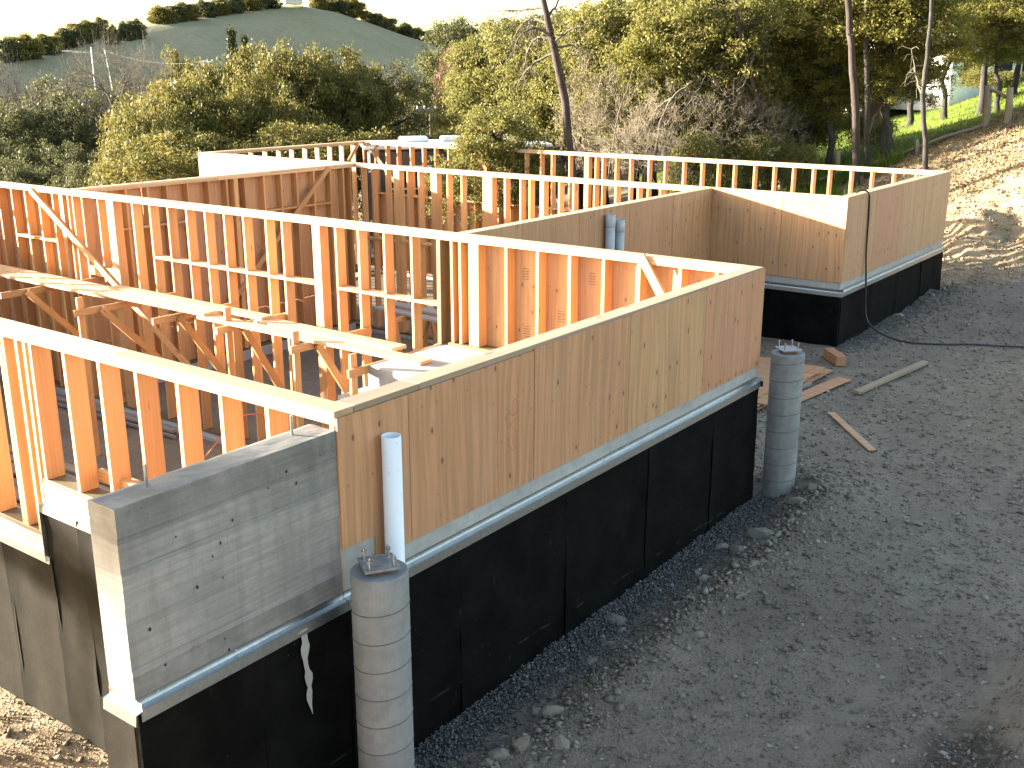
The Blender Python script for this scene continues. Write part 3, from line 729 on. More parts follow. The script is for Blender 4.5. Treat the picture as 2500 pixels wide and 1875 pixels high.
# wall B: open stud wall at x = 0
wb_ = empty('stud_wall', (.07, 7, -1.5), 'open stud wall with bright sunlit top plate standing behind the wing wall', 'wall')
plates(wb_, (.07, 0, 0), (.07, Y8, 0), (1, 0, 0), (.135, .42, .72), (.075, .30, .6, .85))
for y in (.04, .55, .951, 1.35, 1.759, 2.156, 2.558, 2.965): stud_y(wb_, .07, y, -1.066, -.077)
board('sill_plate', (.07, .205, -1.085), (.07, 2.998, -1.085), .14, .038, (1, 0, 0), M_PT, wb_)
board('sill_plate', (.07, 2.999, -1.525), (.07, Y8, -1.525), .14, .038, (1, 0, 0), M_PT, wb_)
for y in [3.04, 3.134, 3.315, 3.36] + list(np.arange(3.72, Y8, .406)): stud_y(wb_, .07, y, -1.506, -.077)
board('blocking', (.07, 2.12, -.93), (.07, 1.76, -.93), .085, TH, (0, 0, 1), M_STUD, wb_)
board('blocking', (.16, 2.52, -.98), (.16, 1.35, -.95), .09, TH, (0, 0, 1), M_STUD, wb_)

# wall C: L1 wall, tall open studs on the left, plywood-backed studs on the right
wc = empty('stud_wall', (L1 - .07, 7, -3.2), 'tall open stud wall with blocking that carries the plank scaffold, ending at the plywood wall corner', 'wall')
xc = L1 - .07
plates(wc, (xc, .141, 0), (xc, Y8, 0), (1, 0, 0), (.245, .52, .80), (.13, .40, .66, .9))
for y in (9.405, 9.0, 8.6, 8.195, 7.8, 7.417, 7.04, 6.614, 6.31, 5.375, 5.0, 4.596, 4.175, 12.58, 12.20, 11.81, 11.425, 11.01, 10.88, 10.636, 10.243, 12.98, 13.4, 13.8, 14.2, 14.6): stud_y(wc, xc, y, -3.172, -.077)
for y, th in ((5.76, .14), (10.01, .17), (11.22, .10)): stud_y(wc, xc, y, -3.172, -.077, th=th, name='post')
board('sill_plate', (xc, 3.80, -3.19), (xc, Y8, -3.19), .14, .036, (1, 0, 0), M_PT, wc)
stud_y(wc, xc - .02, 3.76, -1.25, -.077, .16, .06, M_PT, 'post')
for y in (3.585, 3.47): stud_y(wc, xc, y, -1.215, -.077)
stud_y(wc, xc, 3.335, -1.215, -.077, .14, .14, name='post')
for y in (2.84, 2.437, 2.035, 1.637, 1.234, .793, .415, .18): stud_y(wc, xc, y, -1.215, -.077)
board('sill_plate', (xc, .205, -1.235), (xc, 3.62, -1.235), .17, .036, (1, 0, 0), M_PT, wc)
for a, b in zip((9.0, 8.6, 8.195, 7.8, 7.417, 7.04, 6.614, 6.31), (8.6, 8.195, 7.8, 7.417, 7.04, 6.614, 6.31, 5.76)):
    board('blocking', (xc, a - TH, -.80), (xc, b + .0, -.80), .14, TH, (1, 0, 0), M_STUD, wc)
for a, b in zip((5.375, 5.0, 4.596, 4.175), (5.0, 4.596, 4.175, 3.76)):
    board('blocking', (xc, a - TH, -.81), (xc, b, -.81), .14, TH, (1, 0, 0), M_STUD, wc)
for a, b in zip((12.58, 12.20, 11.81), (12.20, 11.81, 11.425)):
    board('blocking', (xc, a - TH, -.80), (xc, b, -.80), .14, TH, (1, 0, 0), M_STUD, wc)
for a, b in ((10.636, 10.243), (10.243, 10.01)):
    board('blocking', (xc, a - TH, -1.15), (xc, b, -1.15), .14, .14, (1, 0, 0), M_STUD, wc)
board('diagonal_brace', (L1 - .14 - .021, 11.95, -.06), (L1 - .14 - .021, 8.15, -2.42), .09, TH, (0, .53, .85), M_STUD, wc)
board('diagonal_brace', (L1 - .14 - .021, 1.19, .01), (L1 - .14 - .021, .60, -.86), .09, TH, (0, .8, -.6), M_STUD, wc)
for a, b in ((.012, 1.215), (1.215, 2.418), (2.418, 3.44)): sheet(wc, a, b, -1.25, -.02, L1, (1, 0, 0), M_PLY2)
for k in range(3): sheet(wc, 11.17 + 1.22 * k, min(Y8, 12.39 + 1.22 * k), -2.42, -.02, L1, (1, 0, 0), M_PLY2)
for k in range(3): sheet(wc, 11.17 + 1.22 * k, min(Y8, 12.39 + 1.22 * k), -3.4, -2.423, L1, (1, 0, 0), M_PLY2)
for (y, z) in ((2.66, -.30), (2.64, -.92), (1.83, -.26), (1.82, -.78), (2.2, -.7)):      # grade stamps on the sheathing between the studs
    V, Fc = [], []
    for r in range(5):
        z0 = z - .028 * r; w0 = .07 + .02 * (r % 2)
        for (a, b) in ((-w0 / 2, -w0 * .1), (w0 * .02, w0 / 2)):
            n0 = len(V); V += [(L1 - .0015, y - a, z0), (L1 - .0015, y - b, z0), (L1 - .0015, y - b, z0 - .006), (L1 - .0015, y - a, z0 - .006)]; Fc.append((n0, n0 + 1, n0 + 2, n0 + 3))
    link('grade_stamp', new_mesh('grade_stamp', V, Fc, M_INK), None, wc)

# wall D: plywood wall at y = Y2
wd = empty('plywood_wall', (8.3, Y2 + .07, -1.2), 'plywood wall at the back of the notch with two grey pipes before it', 'wall')
plates(wd, (L1 + .001, Y2 + .07, 0), (X3 - .001, Y2 + .07, 0), (0, 1, 0), (.3, .7), (.5,))
board('sill_plate', (L1 + .01, Y2 + .07, -1.13), (X3 - .01, Y2 + .07, -1.13), .14, .036, (0, 1, 0), M_PT, wd)
for x in np.arange(L1 + .1, X3 - .05, .406): stud_x(wd, x, Y2 + .07, -1.11, -.077)
xs_ = [L1 + .015] + [X3 - S_ * k for k in (4, 3, 2, 1)] + [X3 - .001]
for x in xs_[1:-1]: stud_x(wd, x - TH / 2, Y2 + .073, -1.11, -.077, .146)
for a, b in zip(xs_[:-1], xs_[1:]): sheet(wd, a, b, -1.217, -.006, Y2, (0, -1, 0), M_PLY)

# wall E: X3 wall from the far block corner back to the rear corner
we = empty('stud_wall', (X3 + .07, 8, -3.2), 'long cross wall, plywood-faced in the notch and at its rear end, open studs between', 'wall')
plates(we, (X3 + .07, Y4 + .141, 0), (X3 + .07, Y7 - .141, 0), (1, 0, 0), (.2, .5, .8), (.35, .65))
for a, b in ((Y4 - .012, Y4 + .95), (Y4 + .95, Y2 - .016)): sheet(we, a, b, -1.217, -.006, X3, (-1, 0, 0), M_PLY)
for a, b in ((Y6 + .156, 12.38), (12.38, 13.6), (13.6, 14.82), (14.82, Y7 + .012)):
    sheet(we, a, b, -1.25, -.006, X3, (-1, 0, 0), M_PLY2); sheet(we, a, b, -3.6, -1.254, X3, (-1, 0, 0), M_PLY2)
stud_y(we, X3 + .073, Y4 + .95 + TH / 2, -1.11, -.077, .146); stud_y(we, X3 + .073, Y2 + .01, -1.11, -.077, .146, .08)
for y in (1.8, 2.6, 3.0): stud_y(we, X3 + .07, y, -1.11, -.077)
for y, th in ((10.834, TH), (10.567, TH), (10.198, TH), (9.99, .15), (9.66, TH), (9.383, TH), (9.07, .15), (8.70, TH), (8.371, TH), (7.88, .22), (7.40, TH), (7.067, TH), (6.874, TH), (6.641, .09), (6.268, TH), (5.983, TH), (5.58, TH), (5.17, TH), (4.76, TH), (4.36, TH), (3.95, TH), (11.4, TH), (11.8, TH), (12.2, TH), (12.6, TH), (13.0, TH), (13.4, TH), (13.8, TH), (14.2, TH), (14.6, TH), (15.0, TH), (15.4, TH)):
    stud_y(we, X3 + .07, y, -3.172, -.077, th=th, name='stud' if th < .06 else 'post')
board('sill_plate', (X3 + .07, Y2 + .21, -3.19), (X3 + .07, Y7 - .15, -3.19), .14, .036, (1, 0, 0), M_PT, we)
ys = [10.834, 10.567, 10.198, 9.99, 9.66, 9.383, 9.07, 8.70, 8.371, 7.88, 7.40, 7.067]
for k, (a, b) in enumerate(zip(ys[:-1], ys[1:])): board('blocking', (X3 + .07, a - TH, -1.42 + .02 * (k % 2)), (X3 + .07, b, -1.42 + .02 * (k % 2)), .14, TH, (1, 0, 0), M_STUD, we)

# wall F: far block plywood wall at y = Y4
wf = empty('plywood_wall', (13.7, Y4 + .07, -1.2), 'plywood-sheathed end wall of the far block with the black hose over it', 'wall')
plates(wf, (X3 + .001, Y4 + .07, 0), (X5 - .001, Y4 + .07, 0), (0, 1, 0), (.4, .8), (.55,))
for x in np.arange(X3 + .17, X5 - .1, .406): stud_x(wf, x, Y4 + .07, -1.11, -.077)
board('sill_plate', (X3 + .15, Y4 + .07, -1.13), (X5 - .15, Y4 + .07, -1.13), .14, .036, (0, 1, 0), M_PT, wf)
xs_ = [X3] + [X3 + S_ * k for k in (1, 2, 3, 4)] + [X5 + .012]
for x in xs_[1:-1]: stud_x(wf, x - TH / 2, Y4 + .073, -1.11, -.077, .146)
for a, b in zip(xs_[:-1], xs_[1:]): sheet(wf, a, b, -1.217, -.006, Y4, (0, -1, 0), M_PLY2)

# wall G: X5 rear stud wall
wg = empty('stud_wall', (X5 - .07, 8, -1.2), 'rear open stud wall with the trees and grass seen between its studs', 'wall')
plates(wg, (X5 - .07, Y4 + .141, 0), (X5 - .07, Y7 - .001, 0), (1, 0, 0), (.25, .5, .75), (.35, .6, .85))
for y in (15.6, 15.2, 14.821, 14.447, 14.011, 13.616, 13.228, 12.815, 12.41, 12.02, 11.326, 10.976, 10.547, 10.127, 9.824, 9.364, 8.681, 8.501, 8.17, 7.821, 7.38, 6.997, 6.575, 6.162, 5.803, 5.45, 5.018, 4.615, 4.229, 3.835, 3.516, 3.106, 2.719, 2.327, 1.927, 1.6): stud_y(wg, X5 - .07, y, -1.20 if y < 3.95 else -3.172, -.077)
for k in range(10):
    a_y = 3.9 + S_ * k; b_y = min(Y7, a_y + S_)
    if b_y > a_y + .1: sheet(wg, a_y, b_y, -3.3, -1.25, X5, (1, 0, 0), M_PLY2)
for y in np.arange(4.3, 15, .406): board('blocking', (X5 - .07, y, -1.27), (X5 - .07, y + .36, -1.27), .14, TH, (1, 0, 0), M_STUD, wg)
for y, th in ((11.78, .14), (8.95, .12)): stud_y(wg, X5 - .07, y, -3.172, -.077, th=th, name='post')
board('sill_plate', (X5 - .07, Y4 + .21, -1.22), (X5 - .07, 3.89, -1.22), .14, .038, (1, 0, 0), M_PT, wg)
board('diagonal_brace', (X5 - .165, 15.45, -.04), (X5 - .165, 14.3, -1.15), .09, TH, (0, .6, -.7), M_STUD, wg)

# wall H: Y6 wall, studs with plywood behind
wh = empty('stud_wall', (8.3, Y6 + .07, -3.1), 'stud wall backed with plywood with a diagonal brace and two rows of blocking', 'wall')
plates(wh, (L1 + .001, Y6 + .07, 0), (X3 - .001, Y6 + .07, 0), (0, 1, 0), (.3, .65), (.45, .9))
for x in (5.5, 5.85, 6.203, 6.593, 6.964, 7.367, 7.785, 8.155, 8.55, 8.973, 9.37, 9.739, 10.161, 10.575, 10.911, 11.1): stud_x(wh, x, Y6 + .07, -3.06, -.077)
stud_x(wh, 8.32, Y6 + .07, -3.06, -.077, th=.09, name='post')
board('sill_plate', (L1 + .01, Y6 + .07, -3.08), (X3 - .01, Y6 + .07, -3.08), .14, .036, (0, 1, 0), M_PT, wh)
for a, b in zip((5.85, 6.203, 6.593, 6.964, 8.973, 9.37, 9.739, 10.161), (6.203, 6.593, 6.964, 7.367, 9.37, 9.739, 10.161, 10.575)):
    board('blocking', (a + TH, Y6 + .07, -.69), (b, Y6 + .07, -.69), .14, TH, (0, 1, 0), M_STUD, wh)
board('diagonal_brace', (10.55, Y6 - .021, -.03), (7.95, Y6 - .021, -2.3), .09, TH, (.65, 0, -.75), M_STUD, wh)
for k in range(5):
    a, b = L1 + .015 + k * S_, min(X3 - .002, L1 + .015 + (k + 1) * S_)
    if b > a: sheet(wh, a, b, -2.42, -.006, Y6 + .14, (0, 1, 0), M_PLY2); sheet(wh, a, b, -3.3, -2.424, Y6 + .14, (0, 1, 0), M_PLY2)

# wall I: far rear wall along X at Y7
wi = empty('stud_wall', (13.8, Y7 - .07, -3.2), 'short open stud wall at the rear corner beyond the white plywood face', 'wall')
plates(wi, (X3 + .001, Y7 - .07, 0), (X5 - .142, Y7 - .07, 0), (0, 1, 0), (.5,), (.3, .75))
for x in list(np.arange(X3 + .15, X5 - .2, .406)): stud_x(wi, x, Y7 - .07, -3.1, -.077)
board('sill_plate', (X3 + .01, Y7 - .07, -3.12), (X5 - .2, Y7 - .07, -3.12), .14, .036, (0, 1, 0), M_PT, wi)
board('diagonal_brace', (X5 - .35, Y7 - .165, -.05), (X5 - 1.35, Y7 - .165, -1.2), .09, TH, (.7, 0, -.6), M_STUD, wi)

# wall J: end wall of the near room, left of the picture; its studs throw the barred light
wj = empty('stud_wall', (2.7, Y8 - .07, -1.5), 'open stud wall closing the far end of the scaffold room', 'wall')
plates(wj, (.141, Y8 - .071, 0), (L1 - .141, Y8 - .071, 0), (0, 1, 0), (.4,), (.6,))
for x in np.arange(.2, L1 - .2, .406): stud_x(wj, x, Y8 - .07, -1.506, -.077)
board('sill_plate', (.2, Y8 - .07, -1.525), (L1 - .2, Y8 - .07, -1.525), .14, .036, (0, 1, 0), M_PT, wj)
slab('concrete_stem', .201, L1 - .01, Y8 - .2, Y8 - .001, -3.4, -1.545, M_CONC, wj)
for a in np.arange(.02, L1 - .2, 1.2192): sheet(wj, a, min(a + 1.2192, L1), -1.58, -.55, Y8, (0, 1, 0), M_PLY2)

# ------------------------------------------------------------------ plank scaffold on brackets
sf = empty('scaffold', (4.6, 7, FLOOR), 'plank walkway on short bracket arms nailed to the tall studs', 'scaffold')
arms = [(3.74, 10.45), (3.71, 8.60), (4.03, 7.40), (4.18, 6.36), (4.09, 4.96), (3.77, 3.74)]
for k, (x, y) in enumerate(arms):
    board('bracket_arm', (x, y + .02, -1.29), (L1 - .03, y - TH / 2 - .02 + .02, -1.29), .089, TH, (0, 0, 1), M_STUD, sf)
    board('bracket_brace', (x + .35, y - .045, -1.28), (L1 - .10, y - .045, -2.55), .089, TH, (1, 0, .6), M_STUD, sf)
    if k in (1, 3, 4, 5):
        board('prop', (x + .12 + .1 * (k == 3), y + .065, FLOOR), (x + .12 + .1 * (k == 3), y + .065, -1.10 + .06 * (k == 3)), .089, TH, (1, 0, 0), M_STUD, sf)
planks = [(4.44, 3.28, 6.95, 0), (4.47, 6.85, 9.10, 1), (4.45, 8.95, 12.3, 0), (4.72, 3.9, 6.2, 0), (4.74, 6.1, 9.3, 1), (4.70, 9.2, 12.6, 0)]
for k, (x, a, b, l) in enumerate(planks):
    board('plank', (x + jit(.02), a, -1.2255 + .0385 * l * (1 if l else 0)), (x + jit(.02), b, -1.2255 + .0385 * l), .185 + .05 * (k % 2), TH, (1, 0, 0), M_PLATE, sf)

# ------------------------------------------------------------------ piers, pipes, hose
def pier(x, y, ztop, zb, label, rot, nuts):
    e = empty('concrete_pier', (x, y, zb), label, 'pier')
    prof = [(.153, -.3)]; z = 0.0; H = ztop - zb
    k = 0
    while z < H - .02:                            # faint ridges of the cardboard tube
        zz = z + .165
        prof += [(.153, z)]; z = zz
    prof += [(.153, H - .006), (.146, H)]
    n = 48; V, Fc = lathe(prof, n)
    V = [(a * (1 + .004 * math.sin(i * 1.7)), b, c) for i, (a, b, c) in enumerate(V)]
    link('shaft', new_mesh('shaft', V, Fc, M_PIER), T((x, y, zb)), e)
    z = .165
    while z < H - .05:
        a = np.linspace(0, 2 * np.pi, 40); V, Fc = tubes([[(np.array([.1532 * math.cos(t), .1532 * math.sin(t), -.014 * math.sin(t - YAW)]), .0032) for t in a]], 5)
        link('tube_seam', new_mesh('tube_seam', V, Fc, M_SEAM, True), T((x, y, zb + z)), e); z += .165
    R = Matrix.Rotation(rot, 4, 'Z')
    link('grout_pad', box_mesh(.13, .13, .03, M_RUST, .01), T((x, y, ztop + .013)) @ R, e)
    pl = link('base_plate', box_mesh(.19, .19, .013, M_STEEL, .002), T((x, y, ztop + .034)) @ R, e)
    for i, (a, b) in enumerate(((-.065, -.065), (.065, -.065), (.065, .065), (-.065, .065))):
        p = T((x, y, ztop + .04)) @ R @ T((a, b, 0))
        v_, f_ = lathe([(.008, 0), (.008, .05 + .01 * (i % 2)), (.007, .062)], 10)
        bo = link('bolt', new_mesh('bolt', v_, f_, M_METAL), p, pl)
        if nuts:
            v_, f_ = lathe([(.014, .0), (.014, .012)], 6); link('nut', new_mesh('nut', v_, f_, M_STEEL), p @ T((0, 0, .036)), pl)
    return e
pier(-.02, -.30, -.80, gz(-.02, -.30), 'grey round concrete pier with steel base plate in front of the white pipe', YAW + .35, True)
pier(5.60, -.19, -.82, gz(5.60, -.19), 'grey round concrete pier with bolted plate beside the stack of plywood', YAW + .2, False)

def pipe(name, x, y, zb, zt, r, label, coupling=None, mat=M_PVC):
    e = empty(name, (x, y, zb), label, 'pipe')
    prof = [(r, zb), (r, zt), (r - .006, zt), (r - .006, zt - .35), (0.001, zt - .36)]
    V, Fc = lathe(prof, 28, False); o = link('pipe_wall', new_mesh('pipe_wall', [(a, b, c - zb) for a, b, c in V], Fc, mat), T((x, y, zb)), e)
    me = o.data; me.polygons.foreach_set('use_smooth', np.array([abs(p.normal.z) < .5 for p in me.polygons]))
    if coupling:
        V, Fc = lathe([(r + .001, coupling - .06), (r + .004, coupling - .055), (r + .004, coupling + .055), (r + .001, coupling + .06)], 28, False)
        link('coupling', new_mesh('coupling', [(a, b, c - zb) for a, b, c in V], Fc, mat, True), T((x, y, zb)), e)
    return e
pipe('drain_pipe', .33, -.085, -2.5, -.20, .055, 'white plastic pipe standing against the plywood behind the pier')
pipe('drain_pipe', 8.18, Y2 - .09, -2.4, -.08, .062, 'taller grey-white pipe with a coupling in the notch', -.18, M_PVCG)
pipe('drain_pipe', 8.42, Y2 - .09, -2.4, -.17, .062, 'shorter grey-white pipe in the notch', -.27, M_PVCG)
pipe('drain_pipe', 4.55, 9.55, FLOOR, -1.95, .045, 'black plastic pipe rising among the studs', None, M_ABS)

def curve_tube(name, pts, r, mat, label, cat, sides=8, n=90):
    P = np.array(pts, float); t0 = np.arange(len(P)); t1 = np.linspace(0, len(P) - 1, n)
    Q = np.stack([np.interp(t1, t0, P[:, k]) for k in range(3)], 1)
    for _ in range(3): Q[1:-1] = .25 * Q[:-2] + .5 * Q[1:-1] + .25 * Q[2:]
    b = Q[0].copy(); V, Fc = tubes([[(q - b, r) for q in Q]], sides)
    return tag(link(name, new_mesh(name, V, Fc, mat, True), T(b)), label, cat)
gh = lambda x, y: (x, y, gz(x, y) + .022)
curve_tube('hose', [(11.7, Y4 + .6, -.9), (11.8, Y4 + .25, -.25), (11.86, Y4 + .10, .03), (12.0, Y4 + .02, .035), (12.06, Y4 - .025, -.03), (12.09, Y4 - .03, -.4), (12.10, Y4 - .035, -.9), (12.12, Y4 - .07, -1.33), (12.14, Y4 - .085, -1.75),
    (12.14, Y4 - .14, -1.95), (12.12, Y4 - .35, -2.08), gh(12.1, .75), gh(12.05, .5), gh(12.2, .1), gh(12.45, -.25), gh(12.6, -.55), gh(12.8, -.9), gh(13.0, -1.6)], .014, M_HOSE,
    'black hose hanging over the far plywood wall and trailing across the gravel', 'hose')
curve_tube('extension_cord', [on(418, 1190, 0, .6), on(500, 1118, 0, .75), on(545, 1060, 0, .9), on(600, 1012, 0, 1.0), on(640, 1010, 0, 1.1), on(655, 1045, 0, 1.3), (1.6, 1.6, -1.8), (1.8, 1.7, FLOOR + .02)], .006, M_CORD, 'orange extension cord looping up behind the wing wall studs', 'cord', 6)

# ------------------------------------------------------------------ loose lumber on the gravel
def lay(name, pa, pb, w, t, mat, label, lift=0.0, cat='board'):
    za, zb = gz(pa[0], pa[1]), gz(pb[0], pb[1])
    a = Vector((pa[0], pa[1], za + t / 2 + .012 + lift)); b = Vector((pb[0], pb[1], zb + t / 2 + .012 + lift))
    o = board(name, a, b, w, t, Vector((0, 0, 1)).cross(b - a), mat, None, .004); return tag(o, label, cat)
lay('timber_block', (10.52, 1.20), (10.22, .90), .14, .14, M_TIMBER, 'short reddish timber block lying by the far foundation', 0, 'timber')
lay('lumber_board', (9.05, .27), (11.0, .01), .09, .045, M_WEATH, 'weathered grey-brown stud lying on the open gravel')
lay('wood_strip', (8.15, .25), (7.15, -.58), .09, .012, M_PLY2, 'thin pale plywood strip lying on the gravel beyond the pier')
lay('plywood_offcut', (8.35, .80), (9.60, .62), .20, .014, M_PLY2, 'narrow pinkish plywood offcut lying beside the plywood stack', .01)
zst = gz(8.8, 1.2) + .04
for k, (dx_, dy_, r_) in enumerate(((0, 0, .02), (.05, .03, -.03), (-.04, .01, .05), (.03, -.05, .10), (-.06, .02, -.06), (.02, .06, .03))):
    L_, W_ = (2.3 - .1 * k, 1.0 - .03 * k)
    me = box_mesh(L_, W_, .013, (M_PLY, M_PLY2)[k % 2], .001)
    o = link('loose_plywood', me, T((8.72 + dx_, 1.42 + dy_, zst + .016 * k)) @ Matrix.Rotation(-.06 + r_, 4, 'Z'))
    tag(o, 'plywood panel in the loose stack behind the round pier' if k < 5 else 'topmost plywood panel of the loose stack behind the round pier', 'plywood', 'loose plywood stack')
lay('lumber_offcut', (8.7, .98), (9.1, .90), .09, .06, M_GREYW, 'small grey wood offcut under the edge of the plywood stack')

# interior clutter on the lower floor
def pile(label, pts, n, w, mat, name='floor_board', z0=FLOOR + .03, group=None):
    for k in range(n):
        (ax, ay), (bx, by) = pts; o_ = k * (w + .012)
        a = Vector((ax + o_, ay + jit(.1), z0 + .045 * (k % 3 == 1) + .02)); b = Vector((bx + o_ + jit(.05), by + jit(.1), z0 + .045 * (k % 3 == 1) + .02))
        tag(board(name, a, b, w, TH, (1, 0, 0), mat), label, 'board', group)
pile('dusty board lying on the lower floor behind the wing wall studs', ((2.2, 7.2), (2.0, 11.0)), 8, .14, M_WEATH, group='boards on the lower floor')
pile('grey pipe-like rail bundled along the inner curb', ((4.85, 8.4), (4.7, 11.6)), 4, .05, M_GREYW, 'rail', group='rails along the curb')
pile('dark board lying across the lower floor by the ledge', ((1.0, 5.2), (3.6, 7.1)), 3, .2, M_GREYW, group='dark boards by the ledge')
pile('pale grey beam stacked in the far room', ((9.0, 5.2), (9.3, 8.6)), 3, .2, M_GREYW, 'beam', -2.2, 'grey beams in the far room')
for x in (9.05, 9.35): pass
sup = empty('sawhorse', (9.3, 7, FLOOR), 'wooden trestle under the grey beams in the far room', 'trestle')
for y in (5.9, 7.9):
    board('rail', (8.8, y, -2.24), (9.9, y, -2.24), .089, TH, (0, 0, 1), M_STUD, sup)
    for x in (8.9, 9.8):
        for s in (-1, 1): board('leg', (x, y + .02 * s, -2.27), (x, y + .22 * s, FLOOR), .089, TH, (1, 0, 0), M_STUD, sup)
bm = bmesh.new(); bmesh.ops.create_icosphere(bm, subdivisions=3, radius=1)
for v in bm.verts:
    n = .16 * float(vnoise(v.co.x * 3 + 5, v.co.y * 3 + v.co.z * 2, 4)) + .1 * float(vnoise(v.co.x * 7, v.co.z * 7 + v.co.y, 6))
    v.co = Vector((v.co.x * .26, v.co.y * .34, v.co.z * .2)) * (1 + 2 * n)
me = bpy.data.meshes.new('sack'); bm.to_mesh(me); bm.free(); me.materials.append(M_BAG)
me.polygons.foreach_set('use_smooth', np.ones(len(me.polygons), bool))
tag(link('sack', me, T((5.0, 4.05, FLOOR + 1.62))), 'crumpled white plastic sack resting by the concrete ledge', 'sack')
slab('landing', 4.4, L1 - .25, 3.77, 4.6, FLOOR, FLOOR + 1.45, M_CONC, lg, .01)

# ------------------------------------------------------------------ stones and gravel
_oct_v = np.array([(1, 0, 0), (-1, 0, 0), (0, 1, 0), (0, -1, 0), (0, 0, 1), (0, 0, -1)], float)
_oct_f = np.array([(0, 2, 4), (2, 1, 4), (1, 3, 4), (3, 0, 4), (2, 0, 5), (1, 2, 5), (3, 1, 5), (0, 3, 5)])
def rand_rot(n, rng):
    q = rng.normal(size=(n, 4)); q /= np.linalg.norm(q, axis=1)[:, None]; w, x, y, z = q.T
    return np.stack([np.stack([1 - 2 * (y * y + z * z), 2 * (x * y - z * w), 2 * (x * z + y * w)], -1),
                     np.stack([2 * (x * y + z * w), 1 - 2 * (x * x + z * z), 2 * (y * z - x * w)], -1),
                     np.stack([2 * (x * z - y * w), 2 * (y * z + x * w), 1 - 2 * (x * x + y * y)], -1)], 1)
def scatter_stones(P, size, rng):
    n = len(P); R = rand_rot(n, rng)
    v = _oct_v[None] * (rng.uniform(.55, 1.25, (n, 6, 1))) * rng.uniform(.6, 1.2, (n, 1, 3)) + rng.normal(0, .16, (n, 6, 3))
    v = np.einsum('nij,nkj->nki', R, v) * size[:, None, None]; v[:, :, 2] *= .75
    V = (v + P[:, None]).reshape(-1, 3); Fc = (np.arange(n)[:, None, None] * 6 + _oct_f[None]).reshape(-1, 3)
    return V, Fc, np.repeat(rng.random(n), 8)
def mat_stone(name, stops):
    m = NT(name); c = m.ramp(m.attr('rnd'), stops); n = m.noise(m.pos(), 60, 3)
    c = m.mix(m.math('MULTIPLY', m.ramp(n, [(.4, 0), (.7, 1)]), .4), c, (.10, .092, .082)); m.bump(n, .3, .004); return m.done(c, .9, 0, .25)
M_STONE = mat_stone('loose_stone', [(0, (.11, .091, .069)), (.5, (.18, .152, .12)), (.85, (.24, .213, .178)), (1, (.31, .29, .255))])
M_DRAIN = mat_stone('drain_rock', [(0, (.068, .066, .064)), (.6, (.115, .112, .108)), (1, (.165, .162, .158))])
rng = np.random.default_rng(11)
def inview(n):
    """random ground points spread evenly over the picture area that the driveway covers"""
    out = []
    u = rng.uniform(850, 2620, n * 3); v = rng.uniform(640, 1960, n * 3)
    d = FWD[None] + RGT[None] * ((u - 1250) / F_PX)[:, None] - UPV[None] * ((v - 937.5) / F_PX)[:, None]
    tt_ = (-2.2 - CAM[2]) / d[:, 2]; p = CAM[None] + d * tt_[:, None]
    ok = (tt_ > 0) & ((p[:, 1] < -.45) | ((p[:, 0] > L1 + .3) & (p[:, 1] < np.where(p[:, 0] < X3 - .3, Y2 - .3, Y4 - .3)))) & (p[:, 0] < 24)
    p = p[ok][:n]; return p
p = inview(34000); dist = np.hypot(p[:, 0] - CAM[0], p[:, 1] - CAM[1])
sz = rng.lognormal(-4.95, .6, len(p)) * np.clip(dist / 8, .6, 2.2); sz = np.clip(sz, .003, .035)
p[:, 2] = ground_z(p[:, 0], p[:, 1]) + sz * .25
bx_ = np.concatenate([rng.uniform(-.3, L1 + .3, 2600), 5.75 + rng.normal(0, .35, 500), rng.uniform(X3 - .3, X5 + .3, 500)]); by_ = np.concatenate([-.62 + rng.normal(0, .16, 2600), -.5 + rng.normal(0, .25, 500), Y4 - .55 + rng.normal(0, .15, 500)])
bs_ = np.clip(rng.lognormal(-4.3, .55, len(bx_)), .007, .045)
p = np.concatenate([p, np.stack([bx_, by_, ground_z(bx_, by_) + bs_ * .2], 1)]); sz = np.concatenate([sz, bs_])
V, Fc, rr = scatter_stones(p, sz, rng)
tag(link('gravel', new_mesh('gravel', V, Fc, M_STONE, False, {'rnd': ('FACE', rr)})), 'loose crushed stones strewn over the driveway', 'gravel', None, 'stuff')
n = 15000; px = np.concatenate([rng.uniform(-1.3, L1 + .25, n), rng.uniform(X3 - .3, X5 + .4, 3500)])
py = np.concatenate([-.02 - np.abs(rng.normal(0, .20, n)) * (1 + .35 * vnoise(px[:n] * 2, px[:n] * 0, 77)), Y4 - .02 - np.abs(rng.normal(0, .2, 3500))])
sz = np.clip(rng.lognormal(-4.45, .25, len(px)), .006, .02)
pz = ground_z(px, py) + sz * .5 + .03 * np.exp(-((py + .12) / .2) ** 2) * (px < L1 + .5) * rng.random(len(px))
V, Fc, rr = scatter_stones(np.stack([px, py, pz], 1), sz, rng)
tag(link('drain_gravel', new_mesh('drain_gravel', V, Fc, M_DRAIN, False, {'rnd': ('FACE', rr)})), 'blue-grey drain rock along the foot of the foundation', 'gravel', None, 'stuff')
